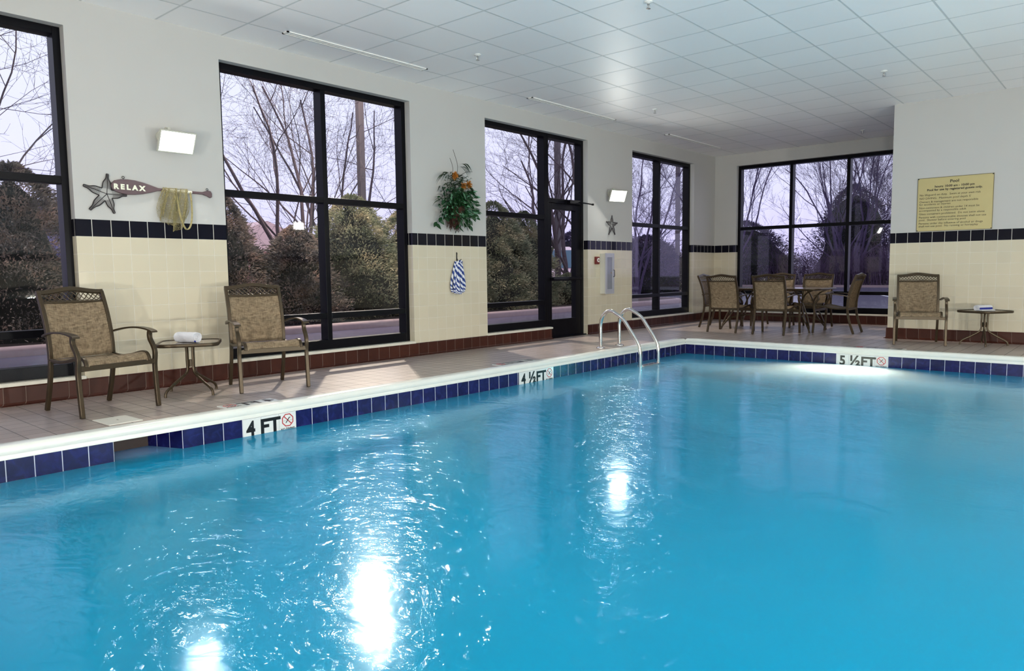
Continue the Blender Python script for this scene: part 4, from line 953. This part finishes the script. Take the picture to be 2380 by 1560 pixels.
bare_tree('bare tree with fine upright branches in the right pane of the corner window', M_BARKP, seed=47, base=(-3.9,34.5,GZ), height=11.0, stems=5, spread=.6, trunk=.085, levels=5, minr=.005, first=.2, upness=.6, kids=(3,4))
bare_tree('distant bare tree between the larger two of the corner window', M_BARKP, seed=53, base=(-7.0,44,GZ), height=10.5, stems=5, spread=.7, trunk=.09, levels=5, minr=.008, first=.15, upness=.5, kids=(3,4))
bare_tree('bare tree in the far woods seen through the fourth window', M_BARKP, seed=59, base=(-17,27,GZ), height=9, stems=5, spread=.8, trunk=.10, levels=5, minr=.007, first=.1, kids=(3,4))
# the one long limb that hangs into the top right pane
m = MB(); rnd = random.Random(3)
main = spline([(6.2,9.6,5.6),(4.2,9.9,4.0),(3.2,10.0,3.72),(2.55,10.0,3.86),(2.0,10.0,4.06),(1.4,10.1,4.40)], 5); m.tube(main, [.10-.085*i/(len(main)-1) for i in range(len(main))], 6)
m.tube(spline([(3.0,10.0,3.75),(2.6,10.0,4.15),(2.35,10.0,4.6)], 4), [.018-.001*i for i in range(9)], 5)
m.tube(spline([(4.2,9.9,4.0),(4.05,10.0,4.6),(3.6,10.0,5.3)], 4), [.03-.002*i for i in range(9)], 5)
m.tube(spline([(6.9,9.4,GZ),(6.8,9.4,2.5),(6.5,9.5,5.0),(6.2,9.6,5.6),(6.0,9.8,8.0)], 4), .16, 9)
lt = m.build('bare_tree', M_BARKP); tag(lt, 'tree whose single crooked limb crosses the top right pane of the corner window', 'tree', 'bare trees outside the windows')

# evergreen hedge shrubs: dark core with thousands of feathery sprays
def spray_mat(name, a, c, d_):
    m_, n, o = mat(name); b_ = bsdf(n, o, a, .85, 0, .2); tc = N(n, 'ShaderNodeTexCoord'); t_ = N(n, 'ShaderNodeTexNoise', i_Scale=2.6, i_Detail=5); n.links.new(tc.outputs['Object'], t_.inputs['Vector'])
    r_ = N(n, 'ShaderNodeValToRGB'); e_ = r_.color_ramp.elements; e_[0].position = .36; e_[0].color = (*a, 1); e_[1].position = .64; e_[1].color = (*c, 1); k_ = e_.new(.5); k_.color = (*d_, 1)
    n.links.new(t_.outputs['Fac'], r_.inputs[0]); n.links.new(r_.outputs[0], b_.inputs['Base Color'])
    tr = N(n, 'ShaderNodeBsdfTranslucent'); n.links.new(r_.outputs[0], tr.inputs[0]); ms = N(n, 'ShaderNodeMixShader', n0=.3); n.links.new(b_.outputs[0], ms.inputs[1]); n.links.new(tr.outputs[0], ms.inputs[2]); n.links.new(ms.outputs[0], o.inputs[0]); return m_
M_EVG = spray_mat('green_brown_evergreen', (.11,.13,.08), (.42,.36,.23), (.24,.25,.16))
M_EVP = spray_mat('brown_evergreen', (.085,.08,.08), (.34,.24,.19), (.18,.155,.135))
M_EVD = spray_mat('dark_far_evergreen', (.05,.045,.085), (.12,.085,.13), (.08,.065,.11))
def evergreen(seed, base, h, w, label, material, count=5200, name='evergreen_shrub', squat=1.6, cat='shrub', group='evergreen shrubs along the kerb', size=1.0):
    rnd = random.Random(seed); m = MB(); t = empty(name, base); tag(t, label, cat, group)
    def rad(z, a):
        u = z/h; return w*(max(0, 1-u**squat)**.74)*(.85+.15*min(1, u*5))*(1+.13*math.sin(3*a+seed+u*5)+.10*math.sin(7*a+u*11+seed*2))
    clumps = [(rnd.random()**.9, rnd.uniform(0, 2*PI)) for _ in range(int(70*w*h/3)+30)]
    for i in range(count):
        if rnd.random() < .72:
            cz_, ca_ = rnd.choice(clumps); z = min(h, max(0, h*cz_+rnd.gauss(0, .09*size))); a = ca_+rnd.gauss(0, .13*size)
        else: z = h*rnd.random()**.9; a = rnd.uniform(0, 2*PI)
        R = rad(z, a)*(rnd.uniform(.72,1.06)+(.24*rnd.random() if rnd.random() < .25 else 0))+.05; p = Vector((R*math.cos(a), R*math.sin(a), z+.04))
        d = Vector((math.cos(a)*.8+rnd.uniform(-.5,.5), math.sin(a)*.8+rnd.uniform(-.5,.5), rnd.uniform(-.15,1.1))).normalized(); s = d.cross(Vector((rnd.uniform(-1,1), rnd.uniform(-1,1), rnd.uniform(-1,1)))).normalized()
        L = rnd.uniform(.05,.13)*size; ww = L*rnd.uniform(.07,.15); nn = d.cross(s)
        tip = p+d*L+Vector((0,0,-.02)); mid = p+d*L*.5+nn*L*.08
        m.add([p, mid+s*ww, tip, mid-s*ww], [(0,1,2,3)])
    m.build('foliage', material, t)
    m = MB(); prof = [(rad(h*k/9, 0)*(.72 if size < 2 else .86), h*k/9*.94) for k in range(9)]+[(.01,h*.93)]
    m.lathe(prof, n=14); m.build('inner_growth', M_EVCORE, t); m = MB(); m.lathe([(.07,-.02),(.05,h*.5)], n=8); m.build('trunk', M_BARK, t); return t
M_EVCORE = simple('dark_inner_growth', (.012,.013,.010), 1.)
EV = [(1,-7.5,-12.8,2.9,1.25,'brown evergreen shrub at the left edge of the photo',M_EVP), (2,-7.3,-10.6,2.85,1.35,'tall dark brown evergreen shrub filling the leftmost window',M_EVP), (3,-7.6,-8.3,2.1,.95,'lower dark evergreen shrub hidden behind the wall left of the second window',M_EVP),
 (4,-7.6,-6.9,2.7,.95,'hazy dark evergreen at the left edge of the second window',M_EVP), (5,-7.0,-5.5,2.0,.95,'low brown evergreen with a gap above it in the second window',M_EVP), (6,-7.2,-3.85,2.8,1.40,'tall green evergreen behind the mullion of the second window',M_EVG),
 (7,-7.2,-2.3,2.55,1.15,'rounded evergreen at the right of the second window',M_EVG), (8,-7.3,-.3,2.5,1.0,'evergreen behind the wall that carries the rope coil',M_EVG), (9,-7.2,1.0,2.95,1.25,'tall mottled evergreen at the left of the third window',M_EVG), (10,-7.25,2.4,2.75,.95,'mottled evergreen at the right of the third window',M_EVG), (11,-7.0,4.35,.90,1.0,'low evergreen behind the bottom pane of the glass door',M_EVG)]
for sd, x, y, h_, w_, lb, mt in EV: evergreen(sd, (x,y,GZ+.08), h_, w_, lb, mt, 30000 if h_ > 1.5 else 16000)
for sd, x, y, h_, w_, lb in ((21,-4.1,38,6.4,2.2,'dark spreading conifer in the right pane of the corner window'), (22,-8.6,39,6.6,2.9,'dark wide conifer in the middle pane of the corner window'), (23,-1.2,40,6.0,2.4,'dark conifer hidden behind the wall edge of the corner window'), (24,-14,34,4.2,3.2,'dark thicket left of the vase-shaped tree'), (25,-19,22,3.6,3.0,'dark thicket low in the fourth window'), (26,-12.6,18.5,2.7,2.2,'low dark shrub across the road in the fourth window'), (27,-24,32,4.2,3.6,'dark far woods clump low in the fourth window')):
    evergreen(sd, (x,y,GZ+.05), h_, w_, lb, M_EVD, 16000, 'conifer', 2.2, 'conifer', 'dark conifers in the distance', 2.05)
# thin brush under the far trees
def brush(seed, x0, x1, y, n, h, label):
    rnd = random.Random(seed); m = MB()
    for i in range(n):
        x = rnd.uniform(x0, x1); yy = y+rnd.uniform(-1,1); hh = h*rnd.uniform(.5,1.1); a = rnd.uniform(-.45,.45); r = .016
        pts = [(x,yy,GZ+.05),(x+a*.4*hh*.5,yy,GZ+hh*.5),(x+a*hh,yy+rnd.uniform(-.3,.3),GZ+hh)]; m.tube(pts, [r,r*.7,r*.3], 3, caps=False)
        for k in range(4):
            u = rnd.uniform(.3,.9); px = x+a*hh*u; m.tube([(px,yy,GZ+hh*u),(px+rnd.uniform(-.6,.6),yy+rnd.uniform(-.3,.3),GZ+hh*(u+.28))], [r*.5,r*.2], 3, caps=False)
    o = m.build('thicket', simple('reddish_brush', (.085,.05,.10), .9)); tag(o, label, 'brush', kind='stuff')
brush(1, -16, 3, 33.0, 1300, 2.3, 'tangled purple brown brush along the far kerb beyond the corner window')
brush(2, -24, -9, 20.5, 600, 2.6, 'tangled dark brush beyond the road in the fourth window')

# lamp posts
M_POLE = simple('brown_grey_pole', (.11,.09,.095), .5, metal=.2)
def lamp_post(x, y, h, r, label, lit):
    t = empty('lamp_post', (x, y, GZ)); tag(t, label, 'lamp post', 'parking lot lamp posts')
    m = MB(); m.box((-r,-r,.55), (r,r,h)); m.build('pole', M_POLE, t, bevel=.01)
    m = MB(); m.lathe([(.28,0),(.28,.50),(.25,.55)], n=24); m.build('concrete_base', M_CURB, t)
    m = MB(); dx, dy = .80, -.60; m.tube([(0,0,h-.08),(dx*.5,dy*.5,h-.05)], .035, 8); m.build('arm', M_POLE, t)
    m = MB(); u = Vector((dx,dy,0)); v = Vector((-dy,dx,0)); c = u*.75+Vector((0,0,h-.05)); m.obox(c, u, v, (0,0,1), (.28,.20,.07)); m.build('lamp_head', M_POLE, t, bevel=.02)
    m = MB(); c2 = u*.75+Vector((0,0,h-.135)); m.obox(c2, u, v, (0,0,1), (.22,.15,.012)); m.build('lamp_glass', simple('lit_lot_lens', (1,1,1), .3, emit=(1,.88,.80), es=25 if lit else 1.0), t)
    if lit:
        ld = bpy.data.lights.new('lot_lamp', 'AREA'); ld.shape = 'DISK'; ld.size = .30; ld.energy = P_LOT; ld.color = (1,.86,.70)
        lo = bpy.data.objects.new('lot_lamp', ld); COL.objects.link(lo); lo.parent = t; lo.location = c2+Vector((0,0,-.05))
        tgt = Vector((1.2,-10,0))-Vector((x,y,GZ+h)); lo.rotation_mode = 'QUATERNION'; lo.rotation_quaternion = tgt.to_track_quat('-Z', 'Y')
    return t
lamp_post(-7.9, -3.0, 7.3, .075, 'brown lamp post behind the right half of the second window', True)
lamp_post(-8.75, 6.05, 8.5, .085, 'brown lamp post behind the glass door', False)
lamp_post(-10.9, 18.6, 9.0, .09, 'pale lamp post in the fourth window', False)

# buildings and a van in the distance
M_METAL = tiled('blue_grey_cladding', (.20,.18,.32), (.12,.11,.20), 'h', (.9,), (0,), .05, .6, bump=.6)
t = empty('warehouse', (-44,1.5,GZ)); tag(t, 'blue grey metal warehouse far behind the leftmost window', 'building')
m = MB(); m.box((-8,-14,0), (0,3.6,5.6)); m.build('cladding', M_METAL, t); m = MB(); m.box((-8.2,-14.2,5.6), (.2,3.8,5.75)); m.build('roof_edge', simple('roof_edge_grey', (.2,.18,.26), .6), t)
m = MB(); m.box((.0,-14,0), (.05,3.6,1.9)); m.build('dark_base', simple('dark_base_wall', (.04,.035,.06), .8), t)
for y in (-.8, .5): m = MB(); m.box((.05,y,1.95), (.10,y+.7,2.35)); m.build('lit_window', simple('lit_green_window', (.3,.5,.3), .5, emit=(.35,.75,.40), es=.8), t)
t = empty('pink_lit_building', (-26,5.0,GZ)); tag(t, 'low building with a pink lit gable between the evergreens of the second window', 'building')
m = MB(); m.box((-6,-3.6,0), (0,3.6,2.3)); m.build('walls', simple('pink_lit_render', (.45,.22,.24), .7, emit=(.9,.35,.35), es=.12), t)  # weak glow in the walls stands in for pink sign light
m = MB(); m.prism([(-3.9,2.25),(3.9,2.25),(0,3.75)], (-6.2,0,0), (0,1,0), (0,0,1), (6.4,0,0)); m.build('roof', simple('pink_lit_roof', (.62,.46,.46), .7, emit=(1,.62,.60), es=.22), t)  # roof glows faintly in place of the light falling on it
m = MB(); m.box((0,-.6,0), (.06,.5,2.0)); m.build('door', simple('dark_door', (.05,.03,.04), .5), t)
M_VAN = simple('pink_lit_van_paint', (.68,.50,.56), .3, emit=(1,.62,.68), es=.10)  # pink light on the van is put into its colour and faint glow
t = empty('van', (-11.35,8.15,GZ), math.radians(-14)); tag(t, 'pale pink-lit van parked beyond the glass door', 'van')
m = MB(); body = [(-2.4,.45),(-2.4,1.15),(-2.3,1.85),(-2.15,2.05),(.9,2.08),(1.25,1.95),(1.85,1.22),(2.55,1.02),(2.62,.45)]
m.prism(body, (0,-.92,0), (1,0,0), (0,0,1), (0,1.84,0)); m.build('body', M_VAN, t, bevel=.06)
for (xa, xb, xc, xd) in ((-2.1,-1.25,-1.25,-2.1), (-1.15,-.15,-.15,-1.15), (-.05,1.0,.62,-.05)):
    m = MB()
    for sy in (-.93, .93): m.prism([(xa,1.25),(xb+.0,1.25),(xc,1.85),(xd,1.85)], (0,sy-.008,0), (1,0,0), (0,0,1), (0,.016,0))
    m.build('side_window', simple('blue_van_glass', (.06,.16,.26), .1), t)
m = MB(); m.prism([(1.22,1.95),(1.30,1.93),(1.86,1.26),(1.80,1.22)], (0,-.75,0), (1,0,0), (0,0,1), (0,1.5,0)); m.build('windscreen', simple('windscreen_glass', (.05,.12,.18), .1), t)
for wx in (-1.55, 1.65):
    for wy in (-.86, .86):
        m = MB(); m.lathe([(.20,-.11),(.33,-.10),(.34,0),(.33,.10),(.20,.11)], (wx,wy,.34), 24, axis='y'); wl_ = m.build('wheel', simple('tyre_rubber', (.02,.02,.02), .8), t, smooth=True)
        m = MB(); m.lathe([(.19,-.118),(.19,.118)], (wx,wy,.34), 16, axis='y'); m.build('wheel_rim', M_ALU, wl_)
for wy in (-.70, .70): m = MB(); m.box((2.56,wy-.16,.70), (2.66,wy+.16,.88)); m.build('headlight', simple('headlight_glass', (.8,.8,.8), .2, emit=(1,.9,.8), es=1.5), t, bevel=.02)
